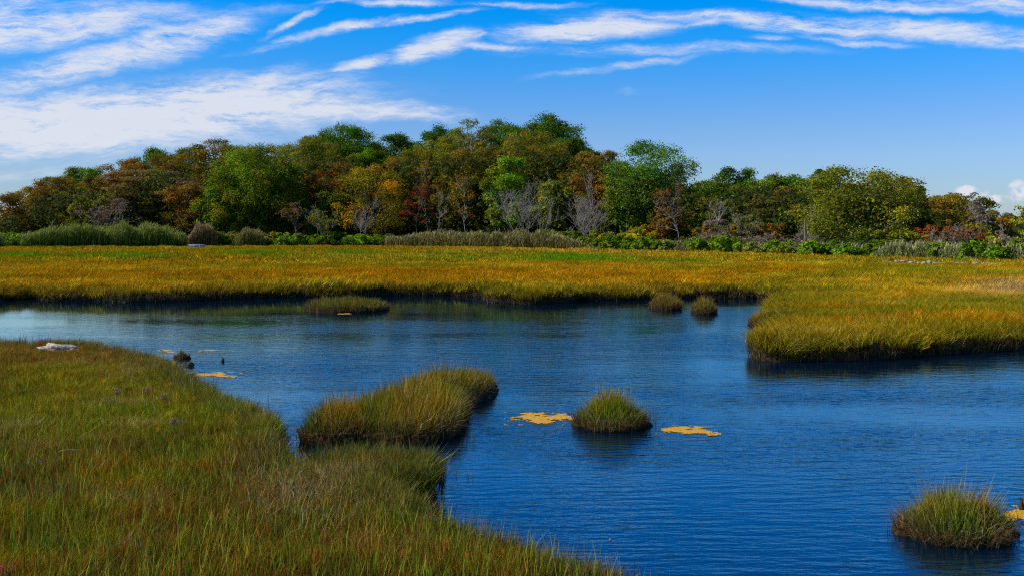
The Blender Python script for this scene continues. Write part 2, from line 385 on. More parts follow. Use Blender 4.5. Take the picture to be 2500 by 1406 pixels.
# ---------------------------------------------------------------- grass blades
def blades(P, H, Wd, col, tip=None, lean=.25, leandir=None, levels=(0, .5, 1), base=None, bend=1.7, tipw=.12):
    n = len(P); P = np.asarray(P, float); H = np.broadcast_to(H, n).astype(float); Wd = np.broadcast_to(Wd, n).astype(float)
    la = rng.uniform(0, 2*np.pi, n) if leandir is None else leandir
    le = np.broadcast_to(lean, n)*rng.uniform(.3, 1.5, n)
    fa = rng.uniform(0, np.pi, n); wx, wy = np.cos(fa)*Wd/2, np.sin(fa)*Wd/2
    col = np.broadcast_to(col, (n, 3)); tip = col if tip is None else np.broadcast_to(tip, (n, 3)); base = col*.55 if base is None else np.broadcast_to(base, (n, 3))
    V = []; CC = []
    for t in levels:
        s = le*H*t**bend; z = H*t*np.sqrt(np.maximum(.15, 1-(le*t)**2))
        cx = P[:, 0]+np.cos(la)*s; cy = P[:, 1]+np.sin(la)*s; cz = P[:, 2]+z
        k = 1 if t < .6 else (1-(t-.6)/.4*(1-tipw))
        V.append(np.stack([cx-wx*k, cy-wy*k, cz], 1)); V.append(np.stack([cx+wx*k, cy+wy*k, cz], 1))
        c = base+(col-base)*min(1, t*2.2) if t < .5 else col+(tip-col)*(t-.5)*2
        CC += [c, c]
    m = len(V); V = np.stack(V, 1).reshape(-1, 3); CC = np.stack(CC, 1).reshape(-1, 3)
    b = (np.arange(n)*m)[:, None]
    Q = np.concatenate([b+np.array([[2*k, 2*k+1, 2*k+3, 2*k+2]]) for k in range(m//2-1)])
    return V, Q, CC
def join(parts):
    V = []; Q = []; K = []; o = 0
    for v, q, c in parts: V.append(v); Q.append(q+o); K.append(c); o += len(v)
    return np.concatenate(V), np.concatenate(Q), np.concatenate(K)

PROTO = {}
def protos(key, rad, nb, width, lean, kinds=6):
    col = bpy.data.collections.new('grass_clumps_'+key)
    for k in range(kinds):
        r = rad*np.sqrt(rng.uniform(0, 1, nb)); a = rng.uniform(0, 2*np.pi, nb)
        P = np.stack([r*np.cos(a), r*np.sin(a), np.full(nb, -.02)], 1)
        H = rng.uniform(.55, 1.1, nb)*(1-.25*(r/rad)**2)
        br = (rng.uniform(.15, 1.0, nb)**1.3*1.9)[:, None]; hu = rng.normal(0, .2, nb)[:, None]
        c = br*np.concatenate([1+hu, 1-hu*.3, 1-hu], 1)
        dead = rng.uniform(0, 1, nb) < .07
        c[dead] = c[dead]*np.array([1.5, 1.5, 3.0])
        V, Q, K = blades(P, H, width*rng.uniform(.6, 1.4, nb), c, tip=c*np.array([1.15, 1.0, .9]), lean=lean, base=c*np.array([.32, .26, .25]))  # darker blade roots: shading put into the colour for contrast
        me = qmesh('grass_clump', V, Q, K); me.materials.append(M_grass_i)
        o = bpy.data.objects.new('grass_clump', me); col.objects.link(o)
    PROTO[key] = col
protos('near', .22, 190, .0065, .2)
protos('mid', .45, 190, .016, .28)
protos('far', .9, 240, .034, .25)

SW = .55
def scatter(name, X, Y, Z, HS, WS, tint, key, label):
    n = len(X); me = bpy.data.meshes.new(name); me.vertices.add(n)
    me.vertices.foreach_set('co', np.stack([X, Y, Z], 1).astype(np.float32).ravel())
    a = me.attributes.new('tint', 'FLOAT_VECTOR', 'POINT'); a.data.foreach_set('vector', tint.astype(np.float32).ravel())
    s = me.attributes.new('size', 'FLOAT_VECTOR', 'POINT'); s.data.foreach_set('vector', np.stack([WS, WS, HS], 1).astype(np.float32).ravel())
    rr = me.attributes.new('turn', 'FLOAT_VECTOR', 'POINT'); rr.data.foreach_set('vector', np.stack([rng.normal(0, .06, n)+SW*(fbm(X/1.7, Y/2.2, 101, 3)-.5)*2, rng.normal(0, .06, n)+SW*(fbm(X/1.7, Y/2.2, 103, 3)-.5)*2, rng.uniform(0, .9, n)], 1).astype(np.float32).ravel())
    o = link(name, me, None)
    ng = bpy.data.node_groups.new(name, 'GeometryNodeTree')
    ng.interface.new_socket('Geometry', in_out='INPUT', socket_type='NodeSocketGeometry'); ng.interface.new_socket('Geometry', in_out='OUTPUT', socket_type='NodeSocketGeometry')
    N = ng.nodes; L = ng.links
    gi = N.new('NodeGroupInput'); go = N.new('NodeGroupOutput')
    ci = N.new('GeometryNodeCollectionInfo'); ci.inputs['Collection'].default_value = PROTO[key]; ci.inputs['Separate Children'].default_value = True; ci.inputs['Reset Children'].default_value = True
    ip = N.new('GeometryNodeInstanceOnPoints'); ip.inputs['Pick Instance'].default_value = True
    L.new(gi.outputs[0], ip.inputs['Points']); L.new(ci.outputs[0], ip.inputs['Instance'])
    def at(nm):
        q = N.new('GeometryNodeInputNamedAttribute'); q.data_type = 'FLOAT_VECTOR'; q.inputs['Name'].default_value = nm; return q.outputs[0]
    rv = N.new('FunctionNodeRandomValue'); rv.data_type = 'INT'
    for so in rv.inputs:
        if so.name == 'Min' and so.type == 'INT': so.default_value = 0
        if so.name == 'Max' and so.type == 'INT': so.default_value = 5
    ro = [x for x in rv.outputs if x.type == 'INT'][0]; L.new(ro, ip.inputs['Instance Index'])
    e2r = N.new('FunctionNodeEulerToRotation'); L.new(at('turn'), e2r.inputs[0]); L.new(e2r.outputs[0], ip.inputs['Rotation'])
    L.new(at('size'), ip.inputs['Scale']); L.new(ip.outputs[0], go.inputs[0])
    md = o.modifiers.new('grass', 'NODES'); md.node_group = ng
    return tag(o, label, 'grass', kind='stuff')
def mixc(a, b, t): return np.asarray(a)*(1-t[:, None])+np.asarray(b)*t[:, None]

# --- meadow beyond the water
def sample_far(y0, y1, dens):
    w = .60*y1; n = int((y1-y0)*2*w*dens); Y = rng.uniform(y0, y1, n); X = rng.uniform(-w, w, n)
    k = (np.abs(X) < .58*Y+2) & (rng.uniform(0, 1, n) < 1); X, Y = X[k], Y[k]
    px = 1250+X/Y*F; k = Y < edge(px)+2.5; X, Y = X[k], Y[k]
    k = inpoly(X, Y, FAR); return X[k], Y[k]
GREENS = [(1400,634,150,9,.95),(1430,641,110,6,.9),(620,622,110,8,.75),(850,620,70,6,.7),(290,628,170,7,.75),(60,628,110,6,.85),(2240,664,190,8,.6),(1650,643,120,7,.55),(700,612,300,5,.4),(1150,635,140,6,.35),(2420,668,60,8,.4)]
def far_tint(X, Y, E):
    px = 1250+X/Y*F; py = HZ+F*(CH-.6)/Y
    n1 = fbm(X/14, Y/9, 21); n2 = fbm(X/3.5, Y/3.5, 31); n3 = fbm(px/420, py/14, 41)
    gold = np.array((.56, .365, .012)); olive = np.array((.37, .32, .012)); rust = np.array((.50, .245, .004)); straw = np.array((.68, .42, .06)); green = np.array((.13, .30, .006))
    c = mixc(gold, olive, sstep(.40, .70, n1*.6+n2*.4))
    c = mixc(c, (.25, .25, .008), sstep(.42, .70, fbm(X/6, Y/6, 72))*.65)
    t = sstep(.50, .72, n3)*.75; c = c*(1-t[:, None])+rust*t[:, None]
    band = np.exp(-((py-672)/13)**2)*sstep(0, 250, px+100)*(1-sstep(1500, 1900, px))*.75; c = c*(1-band[:, None])+rust*band[:, None]
    t = np.exp(-((py-612)/7)**2)*.5*sstep(900, 1500, px); c = c*(1-t[:, None])+straw*t[:, None]
    t = sstep(.56, .72, fbm(X/2.2, Y/2.2, 77))*.28*sstep(670, 720, py); c = c*(1-t[:, None])+straw*t[:, None]
    t = np.exp(-(((px-2480)/120)**2+((py-700)/16)**2))*.7; c = c*(1-t[:, None])+np.array((.56, .36, .14))*t[:, None]
    t = np.exp(-((py-628)/9)**2)*sstep(.38, .62, fbm(px/260, py/10, 51))*.65*(1-sstep(1500, 2000, px)*.5); c = c*(1-t[:, None])+np.array((.33, .30, .014))*t[:, None]
    g = np.zeros(len(X))
    for gx, gy, rx, ry, s in GREENS: g = np.maximum(g, s*np.exp(-(((px-gx)/rx)**2+((py-gy)/ry)**2)**1.5))
    g = g*(.55+.9*fbm(X/2, Y/2, 61)); g = np.clip(g, 0, 1); c = c*(1-g[:, None])+green*g[:, None]
    t = (1-sstep(0, 2.2, E))*.65; c = c*(1-t[:, None])+np.array((.22, .19, .012))*t[:, None]   # greener, duller fringe along the bank
    t = sstep(1780, 2100, px)*sstep(700, 850, py)*.55*fbm(X/1.5, Y/1.5, 91)*1.3; c = c*(1-t[:, None])+np.array((.26, .22, .010))*t[:, None]
    return c*rng.uniform(.62, 1.3, len(X))[:, None], g
def near_far_edge(X, Y):
    E = np.full(len(X), 9.); pts = [p for p in FAR if p[1] < 75 and abs(p[0]) < 60]
    A = np.array(pts)
    for s in range(0, len(X), 4000):
        d = np.hypot(X[s:s+4000, None]-A[None, :, 0], Y[s:s+4000, None]-A[None, :, 1]); E[s:s+4000] = d.min(1)
    return E
for (y0, y1, dens, key, wsc, lab) in [(20, 48, 17, 'near', 2.0, 'golden and olive marsh grass on the near peninsula right of the channel'), (48, 85, 7.0, 'mid', 1.25, 'golden brown marsh grass along the far bank of the water'), (85, 172, 2.6, 'far', 1.1, 'golden meadow grass with green patches reaching the wood')]:
    X, Y = sample_far(y0, y1, dens); E = near_far_edge(X, Y); c, g = far_tint(X, Y, E)
    H = .42*(.62+.8*fbm(X/3, Y/3.5, 5, 5))*(1-.15*(E < .3))+.30*g; Z = np.full(len(X), .26)
    scatter('marsh_grass', X, Y, Z, H, np.full(len(X), wsc)*rng.uniform(.8, 1.2, len(X)), c, key, lab)

# --- marsh in the foreground
def near_points():
    n = 120000; Y = rng.uniform(6.5, 29, n); X = rng.uniform(-17, 4, n)
    k = (np.abs(X) < .58*Y+1.0) & inpoly(X, Y, NEAR); X, Y = X[k], Y[k]
    dens = np.interp(Y, [7, 12, 20, 29], [1., .8, .55, .5]); k = rng.uniform(0, 1, len(X)) < dens*.26
    return X[k], Y[k]
X, Y = near_points(); px = 1250+X/Y*F; py = HZ+F*(CH-.4)/Y
ed = pdist(X, Y, [p for p in NEAR if p[1] > 6], closed=False)
n1 = fbm(X/1.6, Y/1.6, 11)*.5+.5*rng.uniform(.2, .8, len(X)); n2 = fbm(X/.6, Y/.6, 12)*.6+.4*rng.uniform(.2, .8, len(X)); n3 = fbm(X/.9, Y/.9, 14)*.6+.4*rng.uniform(.2, .8, len(X))
c = mixc((.17, .21, .004), (.28, .20, .005), sstep(.35, .65, n1))
t = sstep(.47, .66, n2)*.75; c = mixc(c, (.36, .15, .008), t)
t = sstep(.47, .6, fbm(X/1.1+3, Y/1.6, 18))*.75; c = mixc(c, (.19, .095, .016), t)
t = sstep(.52, .66, fbm(X/.7+9, Y/1.1, 28))*.6; c = mixc(c, (.07, .09, .012), t)
t = np.exp(-((py-985)/70)**2)*(px < 760)*.45; c = mixc(c, (.30, .31, .006), t)
t = sstep(.55, .70, n3)*.6; c = mixc(c, (.08, .18, .005), t)
t = sstep(.6, .75, fbm(X/.9, Y/.9, 15))*.4; c = mixc(c, (.32, .24, .09), t)
t = np.exp(-(((px-780)/180)**2+((py-1160)/70)**2))*.5; c = mixc(c, (.24, .19, .07), t*(.4+n3))
tall = (1-sstep(.0, .7, ed)); t = tall*.45; c = mixc(c, (.10, .14, .03), t)
t = sstep(19, 25, Y)*.6; c = mixc(c, (.26, .14, .02), t*(.4+n2))
c = c*rng.uniform(.6, 1.35, len(X))[:, None]*(.7+.6*fbm(X/.35, Y/.35, 19))[:, None]
clump2 = np.exp(-(((px-920)/120)**2+((Y-12.9)/.6)**2))
c = c*(1+.25*sstep(11, 15, Y))[:, None]
H = .17+.12*fbm(X/1.5, Y/1.5, 8)+.10*tall*(Y > 11)+.10*clump2 + .12*np.exp(-(((px-640)/60)**2+((Y-17)/1.2)**2))
scatter('marsh_grass', X, Y, np.full(len(X), .2), H, rng.uniform(.85, 1.3, len(X)), c, 'near', 'olive and green marsh grass covering the near bank at lower left')

def loose(n, x0, x1, y0, y1, hmin, hmax, wmin, wmax, cA, cB, lean, name, label, mask=None):
    pyv = rng.uniform(y0, y1, n); pxv = rng.uniform(x0, x1, n); Yv = F*(CH-.35)/(pyv-HZ); Xv = (pxv-1250)/F*Yv
    k = inpoly(Xv, Yv, NEAR); 
    if mask is not None: k &= rng.uniform(0, 1, n) < mask(pxv, pyv, Xv, Yv)
    Xv, Yv = Xv[k], Yv[k]; m = len(Xv); cc = mixc(cA, cB, rng.uniform(0, 1, m))*rng.uniform(.6, 1.35, m)[:, None]
    V, Q, K = blades(np.stack([Xv, Yv, np.full(m, .2)], 1), rng.uniform(hmin, hmax, m), rng.uniform(wmin, wmax, m), cc, lean=lean, levels=(0, .3, .6, .85, 1), bend=2.2)
    return tag(link(name, qmesh(name, V, Q, K), M_grass), label, 'grass', kind='stuff')
loose(15000, -150, 1650, 800, 1440, .24, .44, .004, .008, (.12, .26, .006), (.40, .32, .03), .22, 'tall_grass', 'taller single blades standing above the near marsh grass')
loose(15000, -150, 1650, 860, 1440, .22, .38, .004, .007, (.40, .13, .01), (.30, .10, .02), .2, 'rust_grass', 'rust coloured stems scattered through the near marsh grass', lambda a, b, c, d: .15+.85*(fbm(c/.5, d/.5, 81) > .5))
loose(5200, 560, 1010, 1090, 1340, .25, .40, .004, .008, (.42, .33, .20), (.30, .22, .12), .95, 'dead_straw', 'pale dead straw bent over in the grass beside the near clump', lambda a, b, c, d: np.exp(-(((a-740)/130)**2+((b-1200)/70)**2)))
loose(2600, -50, 600, 980, 1400, .22, .36, .004, .007, (.42, .34, .22), (.34, .25, .15), .95, 'dead_straw', 'pale dead straw strewn thinly over the lower left grass', lambda a, b, c, d: (fbm(c/.5, d/.5, 85) > .52)*.8)

# (fringe defined below) longer blades above the fringe of the near bank, and hanging over the banks
def fringe(P, dens, hmin, hmax, wmin, wmax, z, colA, colB, spread, ymax, name, label, out=.5, ymin=5, lean=.45, xlim=None):
    pts = []; P2 = [p for p in P]
    n = len(P2)
    for i in range(n):
        a = np.array(P2[i]); b = np.array(P2[(i+1) % n]); L = np.linalg.norm(b-a)
        if L > 12 or a[1] > ymax or a[1] < ymin or abs(a[0]) > .62*a[1]+2: continue
        k = rng.poisson(L*dens); 
        if k == 0: continue
        t = rng.uniform(0, 1, k)[:, None]; nrm = np.array((b[1]-a[1], -(b[0]-a[0])))/max(L, 1e-6)
        off = rng.uniform(-spread, .08, k)[:, None]
        p = a+(b-a)*t+nrm*off; ang = math.atan2(nrm[1], nrm[0])
        pts.append(np.concatenate([p, np.full((k, 1), ang)], 1))
    A = np.concatenate(pts); k = len(A); sc = rng.uniform(0, 1, k)
    c = mixc(colA, colB, rng.uniform(0, 1, k))*rng.uniform(.6, 1.3, k)[:, None]
    hh = rng.uniform(hmin, hmax, k); 
    V, Q, K = blades(np.stack([A[:, 0], A[:, 1], np.full(k, z)], 1), hh, rng.uniform(wmin, wmax, k)*np.clip(A[:, 1]/18, .8, 2.6), c, lean=lean, leandir=A[:, 2]+rng.normal(0, .9, k), levels=(0, .35, .7, 1), bend=1.9)
    return tag(link(name, qmesh(name, V, Q, K), M_grass), label, 'grass', kind='stuff')
fringe(NEAR, 90, .25, .5, .005, .009, .16, (.07, .12, .02), (.22, .17, .06), .5, 29, 'bank_grass', 'longer grey green grass blades fringing the near bank', lean=.35)
fringe(FAR, 110, .22, .45, .008, .015, .16, (.10, .12, .015), (.28, .17, .05), .35, 75, 'bank_grass', 'grass blades fringing the far bank and peninsula edge', lean=.35, ymin=20)
def hang(P, dens, ymin, ymax, name, label):
    pts = []; n = len(P)
    for i in range(n):
        a = np.array(P[i]); b = np.array(P[(i+1) % n]); L = np.linalg.norm(b-a)
        if L > 12 or a[1] > ymax or a[1] < ymin or abs(a[0]) > .62*a[1]+2: continue
        k = rng.poisson(L*dens); t = rng.uniform(0, 1, k)[:, None]; nrm = np.array((b[1]-a[1], -(b[0]-a[0])))/max(L, 1e-6)
        p = a+(b-a)*t+nrm*rng.uniform(.06, .24, k)[:, None]; pts.append(np.concatenate([p, np.full((k, 1), math.atan2(nrm[1], nrm[0]))], 1))
    A = np.concatenate(pts); k = len(A)
    c = mixc((.03, .02, .01), (.32, .20, .09), rng.uniform(0, 1, k)**1.8)
    V, Q, K = blades(np.stack([A[:, 0], A[:, 1], rng.uniform(-.03, .2, k)], 1), rng.uniform(.12, .34, k), rng.uniform(.008, .014, k)*np.clip(A[:, 1]/22, .7, 2), c, lean=.6, leandir=A[:, 2]+rng.normal(0, 1.1, k), base=c*.6)
    return tag(link(name, qmesh(name, V, Q, K), M_grass), label, 'grass', kind='stuff')
fringe(FAR, 130, .2, .4, .007, .012, .03, (.10, .10, .015), (.26, .15, .05), .05, 36, 'bank_grass', 'ragged grass hanging to the water along the front of the peninsula', lean=.75, ymin=20)
hang(FAR, 150, 20, 75, 'dead_bank_grass', 'dead brown stems and roots in the dark far mud bank')
hang(NEAR, 120, 8, 20, 'dead_bank_grass', 'dead brown stems along the foot of the near bank')

# ---------------------------------------------------------------- grass islands
def island(outline, top, hgt, dens, colA, colB, colC, label, name='grass_island', bw=.008, group=None, dome=.15, shelf=True, grey=.3, flat=.0):
    P = round_poly(outline, 1 if len(outline) > 14 else 2); cx = sum(p[0] for p in P)/len(P); cy = sum(p[1] for p in P)/len(P)
    P = ragged(P, .12 if cy < 30 else .3, .5, True, int(cx*10) % 50+3)
    root = empty(name, (cx, cy, 0)); tag(root, label, 'grass tussock', group)
    L = [(p[0]-cx, p[1]-cy) for p in P]
    me, L = land('mud_base', L if not shelf else L, top, shelf)
    # land() tests absolute distances only, local coordinates are fine
    link('mud_base', me, None, root)
    xs = np.array([p[0] for p in L]); ys = np.array([p[1] for p in L]); A = (xs.max()-xs.min())*(ys.max()-ys.min())
    n = int(A*dens); X = rng.uniform(xs.min(), xs.max(), n); Y = rng.uniform(ys.min(), ys.max(), n); k = inpoly(X, Y, L); X, Y = X[k], Y[k]
    d = pdist(X, Y, L); n = len(X); dm = d.max()
    w = np.abs(cy)/18
    nn = fbm(X/.5+9, Y/.5, 5); n2 = fbm(X/.25, Y/.25+7, 6)
    c = mixc(colA, colB, sstep(.35, .65, nn)); c = mixc(c, colC, sstep(.55, .75, n2)*.6)
    e = 1-sstep(0, .35*min(1, dm*1.5), d); c = mixc(c, np.array((.085, .125, .045)), e*grey)
    c = c*rng.uniform(.55, 1.35, n)[:, None]; st = rng.uniform(0, 1, n) < .06; c[st] = np.array((.42, .32, .17))*rng.uniform(.6, 1.1, (st.sum(), 1))
    # blades lean outwards at the rim
    o = np.arctan2(Y-np.interp(0, [0, 1], [0, 0]), X); 
    G = 1e-2; gx = pdist(X+G, Y, L)-d; gy = pdist(X, Y+G, L)-d; od = np.arctan2(-gy, -gx)
    dirn = np.where(rng.uniform(0, 1, n) < .25+.6*e, od+rng.normal(0, .7, n), rng.uniform(0, 6.28, n))
    H = hgt*(.45+.62*rng.uniform(0, 1, n)**1.3)*(.72+.22*sstep(0, dm*.7, d)+.9*(fbm(X/.22+3, Y/.22, 15)-.5)+.5*(nn-.5))
    H = np.where(rng.uniform(0, 1, n) < .04, H*1.35, H)
    Z = top*.3+(top*.7+dome*0)*sstep(0, .1, d)+dome*sstep(0, dm, d)
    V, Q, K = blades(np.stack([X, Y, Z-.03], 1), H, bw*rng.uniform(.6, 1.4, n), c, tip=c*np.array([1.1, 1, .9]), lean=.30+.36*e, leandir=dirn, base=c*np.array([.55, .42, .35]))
    # dead stems leaning out at the waterline
    m = int(len(L)*(16 if cy < 30 else 14)); idx = rng.integers(0, len(L), m); A2 = np.array(L)[idx]; od = np.arctan2(A2[:, 1], A2[:, 0])
    cd = mixc((.05, .025, .012), (.42, .22, .09), rng.uniform(0, 1, m)**1.4)
    q = blades(np.stack([A2[:, 0]+rng.uniform(-.08, .08, m), A2[:, 1]+rng.uniform(-.08, .08, m), rng.uniform(-.02, top*.5, m)], 1), rng.uniform(.12, .32, m)*min(1, hgt/.4), bw*1.1, cd, lean=.75, leandir=od+rng.normal(0, .8, m))
    V, Q, K = join([(V, Q, K), q])
    g = link('grass_blades', qmesh('grass_blades', V, Q, K), M_grass, root); g['kind'] = 'stuff'
    return root
GA, GB, GC = (.21, .22, .010), (.36, .23, .010), (.40, .20, .012)
# big island: waterline traced (near side at the base, far side from the grass tops)
island([wp(728,1078), wp(790,1088), wp(870,1082), wp(960,1090), wp(1040,1088), wp(1110,1062), wp(1128,1030), wp(1130,992), wp(1150,980), wp(1198,968), wp(1206,952), pw(1196,22.2), pw(1130,21.9), pw(1060,21.4), pw(980,20.3), pw(900,18.7), pw(820,17.7), pw(745,17.0)], .16, .50, 2300, GA, GB, (.44, .23, .015),
       'large grass covered island in the middle of the near water', 'grass_island', .0085, dome=.10, grey=.55)
def oval(px, py, wpx, depth, k=12, z=0):
    cx, cy = wp(px, py, z); a = wpx/2/F*cy; cx *= (cy+depth/2)/cy; cy += depth/2
    return [(cx+a*math.cos(t)*(1+.14*math.sin(3*t+px)+.09*math.sin(5*t+py)), cy+depth/2*math.sin(t)) for t in np.linspace(0, 2*math.pi, k, endpoint=False)]
island(oval(1490,1055,166,1.1), .10, .42, 3800, (.24, .29, .010), (.36, .26, .012), (.17, .25, .012), 'small domed grass tussock between two orange algae mats', 'grass_tussock', .0075, 'grass tussocks standing in the water', dome=.14, grey=.45)
island(oval(2332,1338,256,.95), .09, .42, 4600, (.18, .26, .012), (.32, .24, .014), (.28, .13, .03), 'grass tussock in the bottom right corner of the water', 'grass_tussock', .0065, 'grass tussocks standing in the water', dome=.08, grey=.45)
island(oval(848,764,200,3.0), .16, .42, 900, (.15, .17, .012), (.24, .17, .012), (.27, .15, .02), 'long low grass island off the far bank', 'grass_tussock', .015, 'grass tussocks standing in the water', dome=.05, grey=.3)
island(oval(1626,757,70,2.4), .16, .48, 1100, (.22, .15, .012), (.34, .18, .012), (.16, .15, .012), 'rusty gold grass tussock, wider of the pair near the far bank', 'grass_tussock', .015, 'grass tussocks standing in the water', dome=.08, grey=.15)
island(oval(1718,767,50,1.7), .16, .46, 1200, (.20, .16, .012), (.30, .18, .012), (.14, .15, .012), 'round gold grass tussock, narrower of the pair near the far bank', 'grass_tussock', .015, 'grass tussocks standing in the water', dome=.08, grey=.15)
island(oval(1862,797,56,1.5), .14, .40, 1200, (.26, .21, .012), (.36, .22, .012), (.20, .20, .012), 'small gold grass tuft at the inner corner of the right hand marsh', 'grass_tussock', .012, 'grass tussocks standing in the water', dome=.06, grey=.15)
island(oval(444,877,22,.22, 8), .10, .17, 9000, (.12, .14, .01), (.24, .20, .02), (.24, .14, .03), 'tiny dark grass tuft in the water off the near bank', 'grass_tussock', .009, 'grass tussocks standing in the water', dome=.03, shelf=False)

# ---------------------------------------------------------------- trees
def tube(pts, rad, k=5):
    pts = np.asarray(pts, float); n = len(pts); t = np.gradient(pts, axis=0); t /= np.linalg.norm(t, axis=1)[:, None]+1e-9
    up = np.array((0, 0, 1.)) if abs(t[0][2]) < .9 else np.array((1., 0, 0))
    a = np.cross(t, up); a /= np.linalg.norm(a, axis=1)[:, None]+1e-9; b = np.cross(t, a)
    th = np.linspace(0, 2*np.pi, k, endpoint=False); r = np.asarray(rad)[:, None, None]
    V = (pts[:, None]+r*(np.cos(th)[None, :, None]*a[:, None]+np.sin(th)[None, :, None]*b[:, None])).reshape(-1, 3)
    i = np.arange(n-1)[:, None]*k; j = np.arange(k)[None]; j2 = (j+1) % k
    Q = np.stack([i+j, i+j2, i+k+j2, i+k+j], -1).reshape(-1, 4)
    return V, Q, np.ones((len(V), 3))
def leaves(centers, rads, flat, per, size, cols, jitter=.28, upb=.5, aspect=.75):
    n = len(centers)*per; c = np.repeat(centers, per, 0); r = np.repeat(rads, per); f = np.repeat(flat, per)
    d = rng.normal(0, 1, (n, 3)); d /= np.linalg.norm(d, axis=1)[:, None]; d[:, 2] = np.where((d[:, 2] < -.3) & (rng.uniform(0, 1, n) < .5), -d[:, 2], d[:, 2])
    rr = r*rng.uniform(.25, 1.0, n)**.75
    P = c+d*rr[:, None]*np.stack([np.ones(n), np.ones(n), f], 1)
    nm = d*.8+np.array((0, 0, upb))+rng.normal(0, .55, (n, 3)); nm /= np.linalg.norm(nm, axis=1)[:, None]
    a = np.cross(nm, rng.normal(0, 1, (n, 3))); a /= np.linalg.norm(a, axis=1)[:, None]+1e-9; b = np.cross(nm, a)
    s = (size*rng.uniform(.6, 1.35, n))[:, None]; a = a*s; b = b*s*aspect
    V = np.stack([P-a*.5, P-b*.5+a*.08, P+a*.5, P+b*.5+a*.08], 1).reshape(-1, 3)
    Q = np.arange(n*4).reshape(n, 4)
    col = np.repeat(cols, per, 0)*rng.uniform(1-jitter, 1+jitter, n)[:, None]; hu = rng.normal(0, .10, n)[:, None]
    col = col*np.concatenate([1+hu, 1-hu*.3, 1-hu*.5], 1)
    return V, Q, np.repeat(col, 4, 0)
PAL = dict(dark=((.040, .095, .008), (.075, .135, .010)), green=((.085, .14, .010), (.14, .19, .012)), bright=((.075, .15, .008), (.14, .22, .012)), blue=((.06, .13, .02), (.10, .18, .025)),
    olive=((.11, .13, .012), (.18, .16, .015)), brown=((.19, .12, .016), (.15, .13, .015)), rust=((.21, .085, .016), (.17, .11, .018)), red=((.26, .045, .012), (.16, .05, .012)),
    darkred=((.13, .045, .014), (.17, .075, .018)), orange=((.38, .16, .010), (.22, .18, .012)), yellow=((.30, .25, .012), (.16, .21, .012)), tier=((.10, .13, .028), (.20, .14, .035)),
    pink=((.27, .16, .11), (.20, .11, .07)), grey=((.30, .23, .15), (.20, .15, .08)), pale=((.19, .19, .05), (.14, .17, .03)))
def put(name, px, d, label, cat, group):
    Y = edge(px)+d; X = (px-1250)/F*Y; z = float(rise(px, d))
    return tag(empty(name, (X, Y, z-.05)), label, cat, group), Y, z
